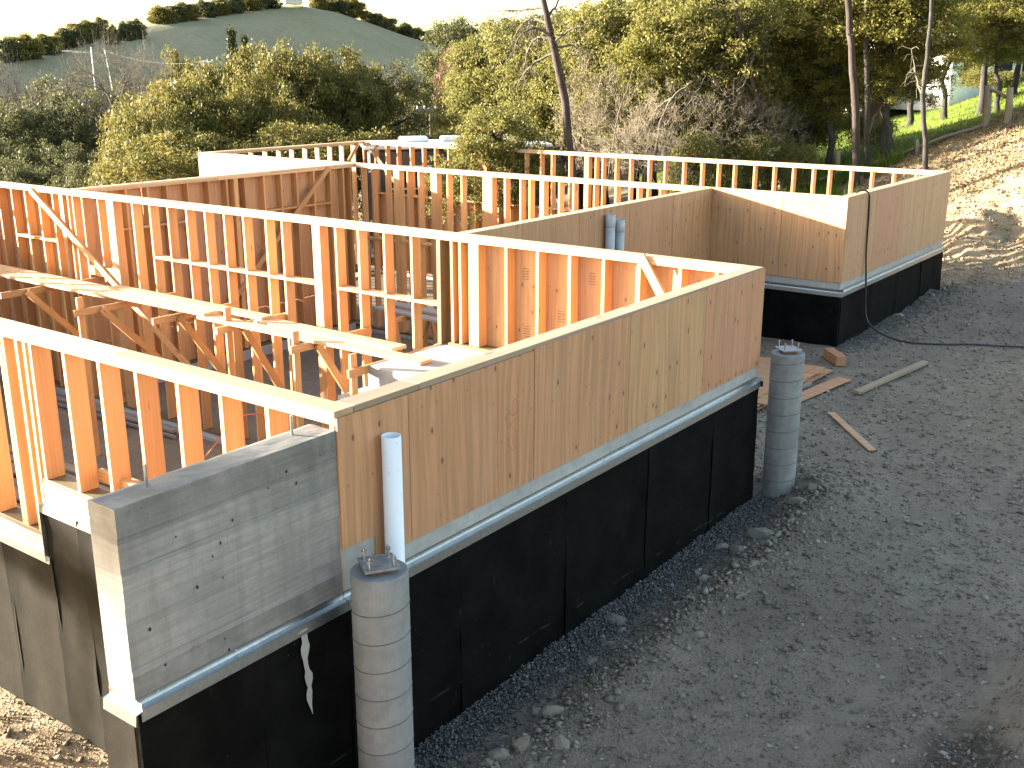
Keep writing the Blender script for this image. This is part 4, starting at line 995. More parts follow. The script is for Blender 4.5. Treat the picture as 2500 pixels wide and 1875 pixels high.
# crumbly soil: small clods on the sunlit mound and on the bank
px = np.concatenate([rng.uniform(-1.3, -.03, 3500), rng.uniform(2.0, 3.6, 1500)]); py = np.concatenate([rng.uniform(1.6, 5.5, 3500), rng.uniform(-4.4, -3.05, 1500)])
sz = np.clip(rng.lognormal(-4.7, .6, len(px)), .004, .045); V, Fc, rr = scatter_stones(np.stack([px, py, ground_z(px, py) + sz * .2], 1), sz, rng)
M_CLOD = mat_stone('soil_clod', [(0, (.12, .085, .05)), (.6, (.22, .165, .10)), (1, (.32, .26, .17))])
tag(link('soil_clods', new_mesh('soil_clods', V, Fc, M_CLOD, False, {'rnd': ('FACE', rr)})), 'crumbled brown soil clods beside the stepped foundation', 'soil', None, 'stuff')
uu = rng.uniform(2290, 2560, 9000); DD = rng.uniform(19, 26.5, 9000); pp = np.stack([CAM[0] + DD * (_cy + (uu - 1250) / 2724 * _sy), CAM[1] + DD * (_sy - (uu - 1250) / 2724 * _cy)], 1)
sz = np.clip(rng.lognormal(-4.2, .6, len(pp)), .01, .12); V, Fc, rr = scatter_stones(np.stack([pp[:, 0], pp[:, 1], ground_z(pp[:, 0], pp[:, 1])], 1), sz, rng)
M_CLOD2 = mat_stone('bank_clod', [(0, (.22, .16, .09)), (.6, (.33, .25, .15)), (1, (.45, .37, .25))])
tag(link('bank_rubble', new_mesh('bank_rubble', V, Fc, M_CLOD2, False, {'rnd': ('FACE', rr)})), 'tan rubble and clods on the sunlit cut bank', 'rubble', None, 'stuff')

def rock_mesh(seed):
    bm = bmesh.new(); bmesh.ops.create_icosphere(bm, subdivisions=2, radius=1); r = random.Random(seed)
    pl = [(Vector((r.uniform(-1, 1), r.uniform(-1, 1), r.uniform(-.6, 1))).normalized(), r.uniform(.38, .78)) for _ in range(15)]
    for v in bm.verts:
        for nrm, d in pl:
            k = v.co.dot(nrm) - d
            if k > 0: v.co -= nrm * k
        v.co.z *= .72
    me = bpy.data.meshes.new('rock'); bm.to_mesh(me); bm.free()
    a = me.attributes.new('rnd', 'FLOAT', 'FACE'); a.data.foreach_set('value', np.full(len(me.polygons), r.random() * .5 + .25, np.float32)); me.materials.append(M_STONE); return me
rocks = [rock_mesh(s) for s in range(8)]
RK = [(1860, 1305, .115), (1800, 1345, .10), (1760, 1330, .07), (1700, 1390, .06), (1500, 1500, .09), (1482, 1558, .075), (1470, 1545, .05), (1520, 1525, .05), (1440, 1600, .06), (1350, 1690, .05), (1345, 1745, .07), (1310, 1720, .05), (1280, 1830, .085), (1370, 1835, .06), (1225, 1850, .07), (1810, 1470, .05), (1705, 1565, .045), (1560, 1735, .04),
      (1950, 1250, .07), (1985, 1230, .06), (2020, 1255, .05), (1975, 1210, .05), (2000, 1280, .05), (1930, 1290, .05), (2195, 785, .10), (2250, 765, .06), (2310, 720, .06), (2275, 745, .05), (1545, 1450, .05), (1610, 1430, .05), (1640, 1420, .045), (1720, 1420, .06), (1835, 1395, .05), (1790, 1380, .045), (1230, 1780, .05), (1190, 1870, .06), (1400, 1650, .05), (1365, 1620, .05), (2055, 1200, .04), (1875, 1345, .05)]
for k, (u, v, r_) in enumerate(RK):
    p = on(u, v, 2, -2.24); s = r_ * (.8 + .4 * random.random())
    z = gz(p[0], p[1]) + s * .16
    M = T((p[0], p[1], z)) @ Matrix.Rotation(random.random() * 6.28, 4, 'Z') @ Matrix.Rotation(random.uniform(-.5, .5), 4, 'X') @ Matrix.Diagonal((s * 1.5, s * 1.05, s * 1.1, 1))
    o = link('rock', rocks[k % 8], M)
    near_ = 'of the far foundation under the hose' if p[0] > 9 else ('around the round pier by the plywood stack' if p[0] > 5.3 else 'along the long black foundation')
    if k == 0: tag(o, 'largest angular pale rock on the gravel between pier and black wall', 'rock', 'rocks along the foundation')
    else: tag(o, 'angular grey-brown rock on the gravel ' + ('at the foot ' if p[0] > 9 else '') + near_, 'rock', 'rocks ' + near_)

# ------------------------------------------------------------------ vegetation generators
def near(P, Q):
    """index of the nearest Q for every P"""
    d = ((P[:, None] - Q[None]) ** 2).sum(-1); return d.argmin(1)
def bend(a, b, rng, n=4, up=.12, wob=.06):
    t = np.linspace(0, 1, n)[:, None]; L = np.linalg.norm(b - a); p = a + (b - a) * t
    p = p + np.array([0, 0, 1]) * (up * L) * (4 * t * (1 - t)) + rng.normal(0, wob * L, (n, 3)) * (4 * t * (1 - t)); return p
def envelope(n, rng, R, zc, hz, f0, f1, lump):
    d = rng.normal(size=(n, 3)); d /= np.linalg.norm(d, axis=1)[:, None]; d[:, 2] = np.where(d[:, 2] < -.45, -d[:, 2], d[:, 2])
    k = 1 + lump * np.sin(3.1 * d[:, 0] + 2 * d[:, 2] + rng.random() * 6) * np.cos(2.7 * d[:, 1] - d[:, 2] + rng.random() * 6)
    r = (rng.uniform(f0, f1, n) * k)[:, None]
    return np.stack([d[:, 0] * R, d[:, 1] * R, d[:, 2] * hz], 1) * r + np.array([0, 0, zc])
def leaf_cloud(C_, per, sig, size, rng, flat=.7, droop=0.0):
    n = len(C_) * per; c = np.repeat(C_, per, 0) + rng.normal(size=(n, 3)) * sig * np.array([1, 1, flat])
    A = rng.normal(size=(n, 3)); A /= np.linalg.norm(A, axis=1)[:, None]; B = np.cross(A, rng.normal(size=(n, 3))); B /= np.linalg.norm(B, axis=1)[:, None]
    s = (size * rng.uniform(.6, 1.3, n))[:, None]
    V = np.stack([c - A * s, c + B * s * .42, c + A * s, c - B * s * .42], 1).reshape(-1, 3)
    tone = np.repeat(rng.random(len(C_)), per) * .45 + rng.random(n) * .55
    return V, np.arange(n * 4).reshape(n, 4), tone
def make_tree(seed, H, R, zc, hz, r0, n1, n2, n3, per, sig, lsize, leaf, bark, lump=.3, twigs=0, lean=(0, 0), flat=.7, trunk_top=.75, f0=.7):
    rng = np.random.default_rng(seed); br = []
    top = np.array([lean[0] * H, lean[1] * H, H * trunk_top]); tr = bend(np.array([0, 0, -.3]), top, rng, 8, 0, .014)
    rad = np.linspace(r0, r0 * .3, 8); br.append([(p, r) for p, r in zip(tr, rad)])
    pts, prad = [tr[2:]], [rad[2:]]
    e1 = envelope(n1, rng, R, zc, hz, .45, .65, lump); P = np.concatenate(pts); k = near(e1 - np.array([0, 0, R * .45]), P)
    Q, Qr = [], []
    for e, i in zip(e1, k):
        b = bend(P[i], e, rng, 6, .10, .05); ra = np.linspace(np.concatenate(prad)[i] * .6, r0 * .16, 6); br.append(list(zip(b, ra))); Q.append(b[1:]); Qr.append(ra[1:])
    Q = np.concatenate(Q + [tr[-2:]]); Qr = np.concatenate(Qr + [rad[-2:]])
    e2 = envelope(n2, rng, R, zc, hz, .6, .85, lump); k = near(e2, Q); S, Sr = [], []
    for e, i in zip(e2, k):
        b = bend(Q[i], e, rng, 5, .08, .07); ra = np.linspace(Qr[i] * .55, r0 * .055, 5); br.append(list(zip(b, ra))); S.append(b[1:]); Sr.append(ra[1:])
    S = np.concatenate(S); Sr = np.concatenate(Sr)
    e3 = envelope(n3, rng, R, zc, hz, f0, 1.0, lump); k = near(e3, S); U = []; fine = []
    for e, i in zip(e3, k):
        b = bend(S[i], e, rng, 4, .05, .08); ra = np.linspace(Sr[i] * .6, r0 * .02 + .002, 4); fine.append(list(zip(b, ra))); U.append(b[1:])
    V, Fc = tubes(br, 7); V2, F2 = tubes(fine, 4); Vs, Fs = [V, V2], [Fc, F2 + len(V)]
    if twigs:
        U = np.concatenate(U); n0 = len(V) + len(V2)
        i = rng.integers(0, len(U), twigs); d = (U[i] - np.array([0, 0, zc])) / np.array([R, R, hz]); d /= np.linalg.norm(d, axis=1)[:, None] + 1e-6
        d = d + rng.normal(0, .65, (twigs, 3)) + np.array([0, 0, .25]); L = rng.uniform(.12, .42, twigs) * R / 2.5
        tw = [[(U[a], .005), (U[a] + dd * l * .5 + rng.normal(0, .03, 3), .004), (U[a] + dd * l, .002)] for a, dd, l in zip(i, d, L)]
        V3, F3 = tubes(tw, 3); Vs.append(V3); Fs.append(F3 + n0); U2 = np.array([t[-1][0] for t in tw]); n0 += len(V3)
        i = rng.integers(0, len(U2), twigs * 2); d = rng.normal(0, 1, (twigs * 2, 3)) + np.array([0, 0, .4]); d /= np.linalg.norm(d, axis=1)[:, None]; L = rng.uniform(.08, .26, twigs * 2) * R / 2.5
        tw = [[(U2[a], .0035), (U2[a] + dd * l, .0018)] for a, dd, l in zip(i, d, L)]
        V3, F3 = tubes(tw, 3); Vs.append(V3); Fs.append(F3 + n0)
    wood = new_mesh('trunk', np.concatenate(Vs), np.concatenate(Fs), bark, True)
    crown = None
    if per:
        inner = envelope(max(4, n3 // 4), rng, R, zc, hz, .35, .7, lump)
        Cc = np.concatenate([e3, inner]); Vl, Fl, tone = leaf_cloud(Cc, per, sig, lsize, rng, flat)
        crown = new_mesh('crown', Vl, Fl, leaf, False, {'rnd': ('FACE', tone)})
    return dict(H=H, R=R, wood=wood, crown=crown)
PROTO = {
 'oak':  make_tree(1, 7, 2.9, 4.3, 2.5, .26, 8, 50, 300, 100, .17, .066, M_OAK, M_BARK, .30),
 'oak2': make_tree(2, 7, 2.9, 4.1, 2.7, .28, 9, 50, 300, 100, .17, .066, M_OAK, M_BARK, .38),
 'bay':  make_tree(3, 8, 2.4, 4.6, 3.3, .20, 9, 60, 330, 95, .17, .068, M_BAY, M_BARK, .30, trunk_top=.85),
 'bay2': make_tree(4, 8, 2.6, 4.9, 3.0, .24, 9, 60, 310, 95, .18, .068, M_BAY, M_BARK, .42, trunk_top=.85, f0=.6),
 'light': make_tree(5, 8, 2.6, 5.9, 2.3, .13, 8, 50, 250, 85, .18, .07, M_LIGHTL, M_BARK, .4, lean=(.05, .02), f0=.55),
 'bare': make_tree(6, 7, 2.7, 4.6, 2.5, .22, 9, 60, 260, 0, 0, 0, None, M_TWIG, .3, 1500),
 'brush': make_tree(7, 3, 1.3, 1.7, 1.25, .04, 9, 50, 160, 0, 0, 0, None, M_BRUSH, .35, 900, trunk_top=.5),
 'far':  make_tree(8, 8, 4.2, 3.6, 3.9, .35, 7, 30, 170, 70, .42, .26, M_OAKD, M_BARK, .3),
 'shrub': make_tree(9, 2, 1.1, 1.05, .9, .05, 7, 30, 90, 130, .18, .045, M_BAY, M_BARK, .3, trunk_top=.5),
}
def make_conifer(seed, H, R):
    rng = np.random.default_rng(seed); br = [[(np.array([0, 0, -.3]), .16), (np.array([0, 0, H * .5]), .09), (np.array([0, 0, H]), .01)]]; C_ = []
    for z in np.arange(.14 * H, H, .035 * H):
        r = R * (1 - z / H) ** .8
        for a in rng.uniform(0, 6.28, 8):
            e = np.array([math.cos(a) * r, math.sin(a) * r, z - .15 * r]) * np.array([1, 1, 1]); s = np.array([0, 0, z])
            br.append([(s, .02), ((s + e) / 2, .012), (e, .004)])
            for f in np.arange(.3, 1.01, .14): C_.append(s + (e - s) * f)
    V, Fc = tubes(br, 5); wood = new_mesh('trunk', V, Fc, M_BARK, True)
    Vl, Fl, tone = leaf_cloud(np.array(C_), 14, .17, .10, rng, .6)
    return dict(H=H, R=R, wood=wood, crown=new_mesh('crown', Vl, Fl, M_CON, False, {'rnd': ('FACE', tone)}))
PROTO['conifer'] = make_conifer(12, 11, 2.0)

def plant(name, proto, u, vtop, D, wpx, label, cat='tree', group=None, leaf=None, bark=None, zbase=None, rot=None, hmin=0):
    """stand a tree on the ground at bearing u and distance D with its top at pixel row vtop and crown wpx wide"""
    P = PROTO[proto]; top = at(u, vtop, D); x, y = top[0], top[1]; z0 = gz(x, y) if zbase is None else zbase
    h = max(top[2] - z0, hmin); sz = h / (P['H'] * 1.02); sx = wpx * D / 2724 / (2 * P['R'])
    e = empty(name, (x, y, z0), label, cat, group)
    M = T((x, y, z0)) @ Matrix.Rotation(random.random() * 6.28 if rot is None else rot, 4, 'Z') @ Matrix.Diagonal((sx, sx, sz, 1))
    for nm, k, ov in (('trunk', 'wood', bark), ('crown', 'crown', leaf)):
        if P[k] is None: continue
        o = link(nm, P[k], M, e)
        if ov: o.material_slots[0].link = 'OBJECT'; o.material_slots[0].material = ov
    return e

# ------------------------------------------------------------------ trees, left of the picture
OAKS = [(430, 168, 33, 340, 'oak', 'sunlit golden-green oak at the left end of the oak row'), (555, 108, 37, 340, 'oak2', 'tall sunlit golden-green oak in front of two conifer tips'),
        (335, 240, 30, 270, 'oak2', 'low round golden-green oak at the outer end of the oak row'), (755, 95, 37, 330, 'oak', 'high-topped golden-green oak in the middle of the oak row'),
        (885, 118, 38, 310, 'oak2', 'sunlit golden-green oak next to the dark gap with the utility pole'), (655, 172, 34, 260, 'oak2', 'golden-green oak filling the dip between two taller oaks'),
        (480, 300, 28, 460, 'oak', 'broad low golden-green oak just beyond the white plywood face'), (800, 280, 30, 420, 'oak', 'spreading golden-green oak close behind the rear stud wall')]
for u, v, D, w, p, lab in OAKS: plant('oak_tree', p, u, v, D, w, lab, group='sunlit oaks behind the house')
for u, v, D, w, lab in [(95, 225, 43, 320, 'shaded green oak under the bare trees by the cable'), (195, 275, 46, 220, 'small dark oak beside the golden oak row'), (-50, 250, 41, 280, 'dark oak at the edge of the valley by the bare trunk'),
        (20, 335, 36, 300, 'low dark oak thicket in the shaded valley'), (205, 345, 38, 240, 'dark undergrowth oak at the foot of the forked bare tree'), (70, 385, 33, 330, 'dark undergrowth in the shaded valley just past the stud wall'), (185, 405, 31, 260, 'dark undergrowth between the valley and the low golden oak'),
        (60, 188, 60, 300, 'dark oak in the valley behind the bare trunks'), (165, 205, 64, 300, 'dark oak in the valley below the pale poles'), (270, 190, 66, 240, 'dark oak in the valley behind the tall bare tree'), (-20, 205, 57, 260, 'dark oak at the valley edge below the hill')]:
    plant('shaded_oak_tree', 'oak2', u, v, D, w, lab, group='shaded valley oaks', leaf=M_OAKD)
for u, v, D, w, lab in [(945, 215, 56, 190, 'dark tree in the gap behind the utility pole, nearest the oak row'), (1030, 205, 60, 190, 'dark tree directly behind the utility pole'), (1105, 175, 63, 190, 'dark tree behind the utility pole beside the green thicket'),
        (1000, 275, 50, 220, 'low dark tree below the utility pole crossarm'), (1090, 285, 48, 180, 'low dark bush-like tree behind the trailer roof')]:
    plant('shaded_oak_tree', 'oak', u, v, D, w, lab, group='dark trees in the gap', leaf=M_OAKD)
for u, v, D, w, lab, b in [(30, 160, 45, 190, 'leafless oak with dark forked trunk at the valley edge', M_TWIGD), (262, 108, 45, 260, 'tall leafless tree with thick forked trunk beside the golden oaks', None), (150, 185, 52, 240, 'leafless brownish tree between the two bare trunks', None), (345, 128, 52, 170, 'leafless twiggy tree behind the golden oak row', None),
        (975, 160, 52, 130, 'pale leafless tree at the edge of the dark gap', None), (1120, 150, 42, 110, 'grey leafless tree against the green thicket', None)]:
    plant('bare_tree', 'bare', u, v, D, w, lab, group='leafless trees', bark=b)
plant('conifer_tree', 'conifer', 563, 58, 75, 95, 'taller pointed conifer tip rising behind the oaks'); plant('conifer_tree', 'conifer', 596, 76, 78, 80, 'shorter pointed conifer tip rising behind the oaks')
plant('rusty_tree', 'oak', 1118, 92, 46, 120, 'rust-coloured tree at the edge of the green thicket', leaf=M_RUSTL)
plant('oak_tree', 'oak2', 440, 118, 120, 110, 'distant rounded oak at the foot of the bare hill')
# ------------------------------------------------------------------ trees, right of the picture
for u, v, D, w, p, lab in [(1230, 118, 33.7, 300, 'bay', 'dense green bay tree beside the leaning dead pine'), (1165, 190, 35.0, 220, 'bay2', 'rounded green bay tree at the edge of the trailer roof'), (1340, 45, 32.4, 330, 'bay2', 'tall green bay tree behind the leaning dead pine'), (1160, 95, 34.5, 200, 'bay', 'green bay tree top against the sky next to the rusty tree'),
        (1205, 262, 25.5, 300, 'bay', 'low dense bay bush right behind the rear stud wall'), (1310, 258, 32.3, 250, 'bay2', 'low bay bush at the foot of the dead pine'), (1490, 5, 30.7, 350, 'bay', 'tall dark-branched bay tree between the dead pine and the straight trunk'), (1610, -40, 29.3, 380, 'bay2', 'towering bay tree beside the straight dark trunk'),
        (1420, 25, 31.5, 330, 'bay', 'bay tree crown behind the top of the dead pine'), (1715, -70, 28.7, 380, 'bay2', 'tall bay tree around the straight dark trunk'), (1560, 150, 29.9, 320, 'bay2', 'mid-height bay tree behind the dead grey branches'), (1790, 130, 28.8, 300, 'bay', 'mid-height bay tree behind the thin leaning trunk'), (1450, 120, 31.2, 280, 'bay2', 'mid-height bay tree between the dead pine and the grey brush'), (1680, 80, 28.5, 320, 'bay', 'dense bay tree left of the straight dark trunk'), (1990, 120, 30, 260, 'bay2', 'bay tree filling the space left of the reddish trunk'), (1370, 200, 31.6, 240, 'bay', 'bay sapling thicket round the dead pine base'), (1880, 40, 29.2, 300, 'bay', 'bay tree behind the tangle of pale brush')]:
    plant('bay_tree', p, u, v, D, w, lab, group='green thicket behind the house')
for u, v, D, w, lab in [(2070, -80, 28, 400, 'tall light-green oak with reddish double trunk by the lawn'), (2215, -60, 27, 330, 'light-green oak with a dark forked trunk above the log rail'), (1955, -40, 31, 300, 'light-green leafy oak left of the double trunk'), (2345, -60, 34, 330, 'light-green oak shading the white house'), (2480, -70, 31, 300, 'leafy oak over the log posts')]:
    plant('light_oak_tree', 'light', u, v, D, w, lab, group='oaks by the lawn')
for u, v, D, w, lab in [(2185, 70, 27.5, 250, 'light-green bushy oak hanging low over the log rail'), (1965, 95, 29, 280, 'light-green bushy oak left of the reddish trunk'), (2425, 15, 32, 260, 'light-green bushy oak near the log posts'), (2245, 60, 36, 200, 'light-green bushy oak beside the white house'), (2500, 40, 36, 220, 'light-green bushy oak beyond the log posts'), (1840, 130, 28.6, 220, 'light-green bushy oak beside the pale brush'), (1590, 60, 29, 260, 'light-green bushy oak amid the bay thicket')]:
    plant('bushy_oak', 'bay2', u, v, D, w, lab, group='bushy oaks by the lawn', leaf=M_LIGHTL)
labs = ['beyond the rusty tree', 'behind the dead pine top', 'behind the bay thicket', 'behind the straight trunk', 'behind the pale brush', 'behind the board fence', 'behind the double trunk', 'left of the white house', 'over the white house roof', 'right of the white house', 'beyond the log posts', 'past the upper fence']
for k, u in enumerate(range(1130, 2640, 128)):
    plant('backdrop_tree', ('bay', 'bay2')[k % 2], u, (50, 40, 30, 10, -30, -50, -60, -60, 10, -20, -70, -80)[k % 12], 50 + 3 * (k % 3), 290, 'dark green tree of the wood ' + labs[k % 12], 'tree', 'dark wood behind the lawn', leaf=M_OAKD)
    if k > 2: plant('backdrop_tree', ('bay2', 'bay')[k % 2], u + 60, 130 + 10 * (k % 3), 46, 260, 'low dark tree at the wood edge ' + labs[k % 12], 'tree', 'dark wood behind the lawn', leaf=M_OAKD) if u < 2150 else None
for u, v, D, w, lab in [(1770, 185, 27.2, 260, 'pale leafless brush in front of the straight trunk'), (1660, 190, 27.4, 280, 'tangled pale brush under the grey dead limb'), (1870, 215, 27.8, 200, 'leafless brush by the board fence'), (1510, 205, 27.5, 260, 'grey leafless brush right of the dead pine'), (1580, 260, 25.8, 220, 'low twiggy brush behind the rear studs'), (1440, 180, 28.2, 200, 'thin leafless brush beside the dead pine')]:
    plant('leafless_brush', 'brush', u, v, D, w, lab, 'bush', 'leafless brush')
for u, v, D, w, lab in [(1990, 262, 31, 150, 'leafy shrub at the foot of the reddish trunk'), (2130, 285, 29, 120, 'small shrub beside the log rail'), (1700, 330, 26.5, 150, 'shrub behind the rear studs by the fence'), (1830, 330, 27, 130, 'shrub at the corner of the lawn'), (2420, 170, 40, 130, 'shrub by the upper fence'), (1930, 345, 27, 120, 'shrub with upright leaves at the lawn edge')]:
    plant('shrub', 'shrub', u, v, D, w, lab, 'shrub', 'shrubs by the lawn')

# single trunks that stand clear of the foliage
def trunk_tree(name, pix, D, r0, r1, label, branches=(), bark=None, seed=0):
    rng = np.random.default_rng(seed); P = np.array([at(u, v, D) for u, v in pix]); P[0][2] = min(P[0][2], gz(P[0][0], P[0][1])) - .2
    b = P[0].copy(); t = np.linspace(0, 1, 14); Q = np.stack([np.interp(t * (len(P) - 1), np.arange(len(P)), P[:, k]) for k in range(3)], 1)
    for _ in range(4): Q[1:-1] = .25 * Q[:-2] + .5 * Q[1:-1] + .25 * Q[2:]
    Q[1:-1] += rng.normal(0, .012, (12, 3)); e = empty(name, b, label, 'tree')
    V, Fc = tubes([[(q - b, r) for q, r in zip(Q, np.linspace(r0, r1, 14))]], 9)
    link('trunk', new_mesh('trunk', V, Fc, bark or M_PINEB, True), T(b), e)
    for pl in branches:
        B = np.array([at(u, v, D + dd) for u, v, dd in pl]); tt_ = np.linspace(0, len(B) - 1, 10); W_ = np.stack([np.interp(tt_, np.arange(len(B)), B[:, k]) for k in range(3)], 1)
        for _ in range(2): W_[1:-1] = .25 * W_[:-2] + .5 * W_[1:-1] + .25 * W_[2:]
        W_[1:-1] += rng.normal(0, .012, (8, 3)); polys = [[(q - b, r) for q, r in zip(W_, np.linspace(.035, .008, 10))]]
        for k in range(14):
            i = rng.integers(2, 10); d = rng.normal(0, 1, 3) + np.array([0, 0, -.7]); d /= np.linalg.norm(d); l = rng.uniform(.15, .6)
            polys.append([(W_[i] - b, .010), (W_[i] + d * l * .5 + rng.normal(0, .04, 3) - b, .007), (W_[i] + d * l + np.array([0, 0, -.1]) - b, .003)])
        V, Fc = tubes(polys, 5); link('branch', new_mesh('branch', V, Fc, M_TWIG, True), T(b), e)
    return e
trunk_tree('dead_pine', [(1420, 372), (1385, 250), (1352, 120), (1335, 40), (1318, -40)], 25, .11, .06, 'leaning dead pine with drooping bare grey branches',
    [[(1348, 95, 0), (1310, 85, .3), (1285, 130, .5), (1278, 190, .6)], [(1345, 90, 0), (1300, 60, -.3), (1262, 95, -.5), (1250, 140, -.6)], [(1352, 120, 0), (1395, 105, .3), (1425, 130, .4)], [(1340, 60, 0), (1300, 40, .4), (1270, 60, .6), (1255, 100, .7)],
     [(1336, 40, 0), (1360, 10, 0), (1385, -30, 0)], [(1355, 130, 0), (1305, 150, .2), (1275, 185, .3), (1262, 215, .3)], [(1330, 20, 0), (1290, 20, .3), (1250, 30, .5), (1200, 25, .6)], [(1350, 110, 0), (1390, 70, -.3), (1440, 60, -.4)]], seed=3)
trunk_tree('tall_trunk', [(1752, 330), (1740, 170), (1733, 60), (1728, -60)], 29, .15, .11, 'straight thick dark trunk rising out of the thicket', [[(1735, 120, 0), (1700, 100, .3), (1660, 110, .6)], [(1738, 150, 0), (1690, 160, .2), (1655, 200, .4)], [(1733, 60, 0), (1680, 40, .3), (1630, 60, .5)]], M_BARK, 4)
trunk_tree('thin_trunk', [(1890, 372), (1860, 260), (1825, 150), (1800, 60), (1790, -50)], 27, .055, .035, 'thin leaning pale-barked trunk beside the brush', [[(1830, 160, 0), (1855, 110, .2), (1880, 60, .3)], [(1850, 230, 0), (1820, 200, .2), (1795, 190, .4)]], M_PINEB, 5)
trunk_tree('reddish_trunk', [(2098, 405), (2092, 300), (2085, 190), (2075, 90), (2070, -40)], 26, .10, .07, 'reddish leaning trunk of the pair beside the lawn', [], M_PINEB, 6)
trunk_tree('grey_trunk', [(2122, 400), (2118, 300), (2116, 200), (2112, 100), (2120, -40)], 26.4, .075, .05, 'grey thinner trunk of the pair beside the lawn', [[(2118, 330, 0), (2135, 290, .2), (2150, 260, .2)]], M_BARK, 7)
trunk_tree('forked_trunk', [(2268, 352), (2258, 300), (2250, 230), (2262, 150), (2270, 60), (2276, -70)], 25, .065, .04, 'dark curved trunk standing above the log rail', [[(2250, 230, 0), (2235, 180, .2), (2225, 120, .3)]], M_BARK, 8)
trunk_tree('fallen_limb', [(1570, 372), (1610, 290), (1650, 225), (1690, 200)], 26, .045, .02, 'pale grey dead limb leaning out of the thicket', [[(1640, 240, 0), (1600, 265, .2), (1575, 320, .3)], [(1660, 220, 0), (1700, 235, .2), (1720, 260, .2)], [(1620, 280, 0), (1650, 310, .1), (1640, 345, .2)]], M_TWIG, 9)
trunk_tree('sapling', [(1470, 372), (1500, 300), (1530, 220), (1545, 170)], 26.5, .022, .01, 'thin pale sapling leaning right of the dead pine', [], M_TWIG, 10)

# trees on the far hill
def hill_d(u): return float(np.interp(u, [c[0] for c in CREST], [c[2] for c in CREST]))
def hill_z(u): return at(u, float(np.interp(u, [c[0] for c in CREST], [c[1] for c in CREST])), hill_d(u))[2]
HT = [(40, 82, 95, 'on the lower left shoulder'), (5, 105, 70, 'at the foot of the left shoulder'), (110, 95, 60, 'beside the clump on the left shoulder'), (160, 72, 60, 'in the clump on the left shoulder'), (192, 50, 62, 'tallest in the left clump'), (218, 75, 45, 'at the end of the clump on the left shoulder'), (245, 68, 34, 'small and alone on the skyline saddle'),
      (325, 63, 48, 'standing alone below the crest'), (390, 12, 60, 'at the start of the crest row'), (425, 20, 50, 'second in the crest row'), (455, 15, 55, 'dark in the middle of the crest row'), (500, -2, 50, 'tall in the crest row'), (530, -6, 50, 'beside the tall crest tree'), (565, -4, 55, 'dark and broad in the crest row'), (610, -8, 55, 'dark near the hilltop house'), (655, -12, 55, 'beside the hilltop house'), (775, 0, 38, 'pale, right of the hilltop house'),
      (812, 2, 60, 'dark, right of the hilltop house'), (858, -8, 62, 'dark and tall at the end of the hilltop'), (910, 38, 50, 'first on the right-hand descent'), (945, 50, 45, 'second on the right-hand descent'), (985, 62, 50, 'third on the right-hand descent'), (1020, 72, 50, 'fourth on the right-hand descent'), (1060, 72, 55, 'fifth on the right-hand descent'), (1100, 60, 60, 'near the green thicket'), (1135, 62, 60, 'last before the green thicket'), (275, 98, 30, 'small and low below the saddle'), (305, 100, 30, 'small bush below the lone tree')]
for k, (u, v, w, lab) in enumerate(HT):
    plant('hill_tree', 'far', u, v, hill_d(u) - 2 - (18 if 'below' in lab else 0), w * 1.08, 'dark tree on the far hill, ' + lab, 'tree', 'trees on the far hill', leaf=None if k % 2 else M_OAK, zbase=hill_z(u) - 3.2 - (4 if 'below' in lab else 0), hmin=9)  # every other crown takes the lighter leaf to suggest sunlit sides
hh = at(717, 14, 462); hb = empty('hilltop_house', hh, 'small pale house with a red roof on top of the far hill', 'house')
R_ = Matrix.Rotation(YAW - 1.2, 4, 'Z'); hM = T((hh[0], hh[1], hill_z(717) - .5))
link('wall', box_mesh(6.5, 5.5, 4.0, M_CREAM, .05), hM @ R_ @ T((0, 0, 2.0)), hb)
v_ = [(-3.8, -3.2, 0), (3.8, -3.2, 0), (3.8, 3.2, 0), (-3.8, 3.2, 0), (-1.6, 0, 1.9), (1.6, 0, 1.9)]
link('roof', new_mesh('roof', v_, [(0, 1, 5, 4), (1, 2, 5), (2, 3, 4, 5), (3, 0, 4), (3, 2, 1, 0)], M_ROOFR), hM @ R_ @ T((0, 0, 4.0)), hb)
for x in (-2, 0, 2): link('window', box_mesh(.9, .08, 1.4, M_GLASS, .01), hM @ R_ @ T((x, -2.78, 2.2)), hb); link('window', box_mesh(.08, .9, 1.4, M_GLASS, .01), hM @ R_ @ T((-3.28, x * .7, 2.2)), hb)

# ------------------------------------------------------------------ lawn, leaf litter
du = np.linspace(1560, 2720, 90); dD = np.linspace(26.5, 52, 60)
UU, DDm = np.meshgrid(du, dD, indexing='ij'); tl = (UU - 1250) / 2724
edge = np.interp(UU, [1560, 1800, 1950, 2100, 2300, 2500, 2720], [27.0, 27.2, 28.0, 28.0, 27.6, 29.5, 31])
Dm = edge + (DDm - 26.5) * (52 - edge) / 25.5
LX = CAM[0] + Dm * (_cy + tl * _sy); LY = CAM[1] + Dm * (_sy - tl * _cy); LZ = ground_z(LX, LY) + .035
a_, b_ = UU.shape; ii = (np.arange(a_ - 1)[:, None] * b_ + np.arange(b_ - 1)[None]).ravel()
ml = NT('lawn_turf'); nz = ml.noise(ml.pos(), 3, 4, .6); M_LAWN = ml.done(ml.mix(ml.ramp(nz, [(.35, 0), (.65, 1)]), (.085, .125, .018), (.14, .17, .035)), .9, 0, .1)
tag(link('lawn', new_mesh('lawn', np.stack([LX, LY, LZ], -1).reshape(-1, 3), np.stack([ii, ii + 1, ii + b_ + 1, ii + b_], 1), M_LAWN, True)), kind='structure')
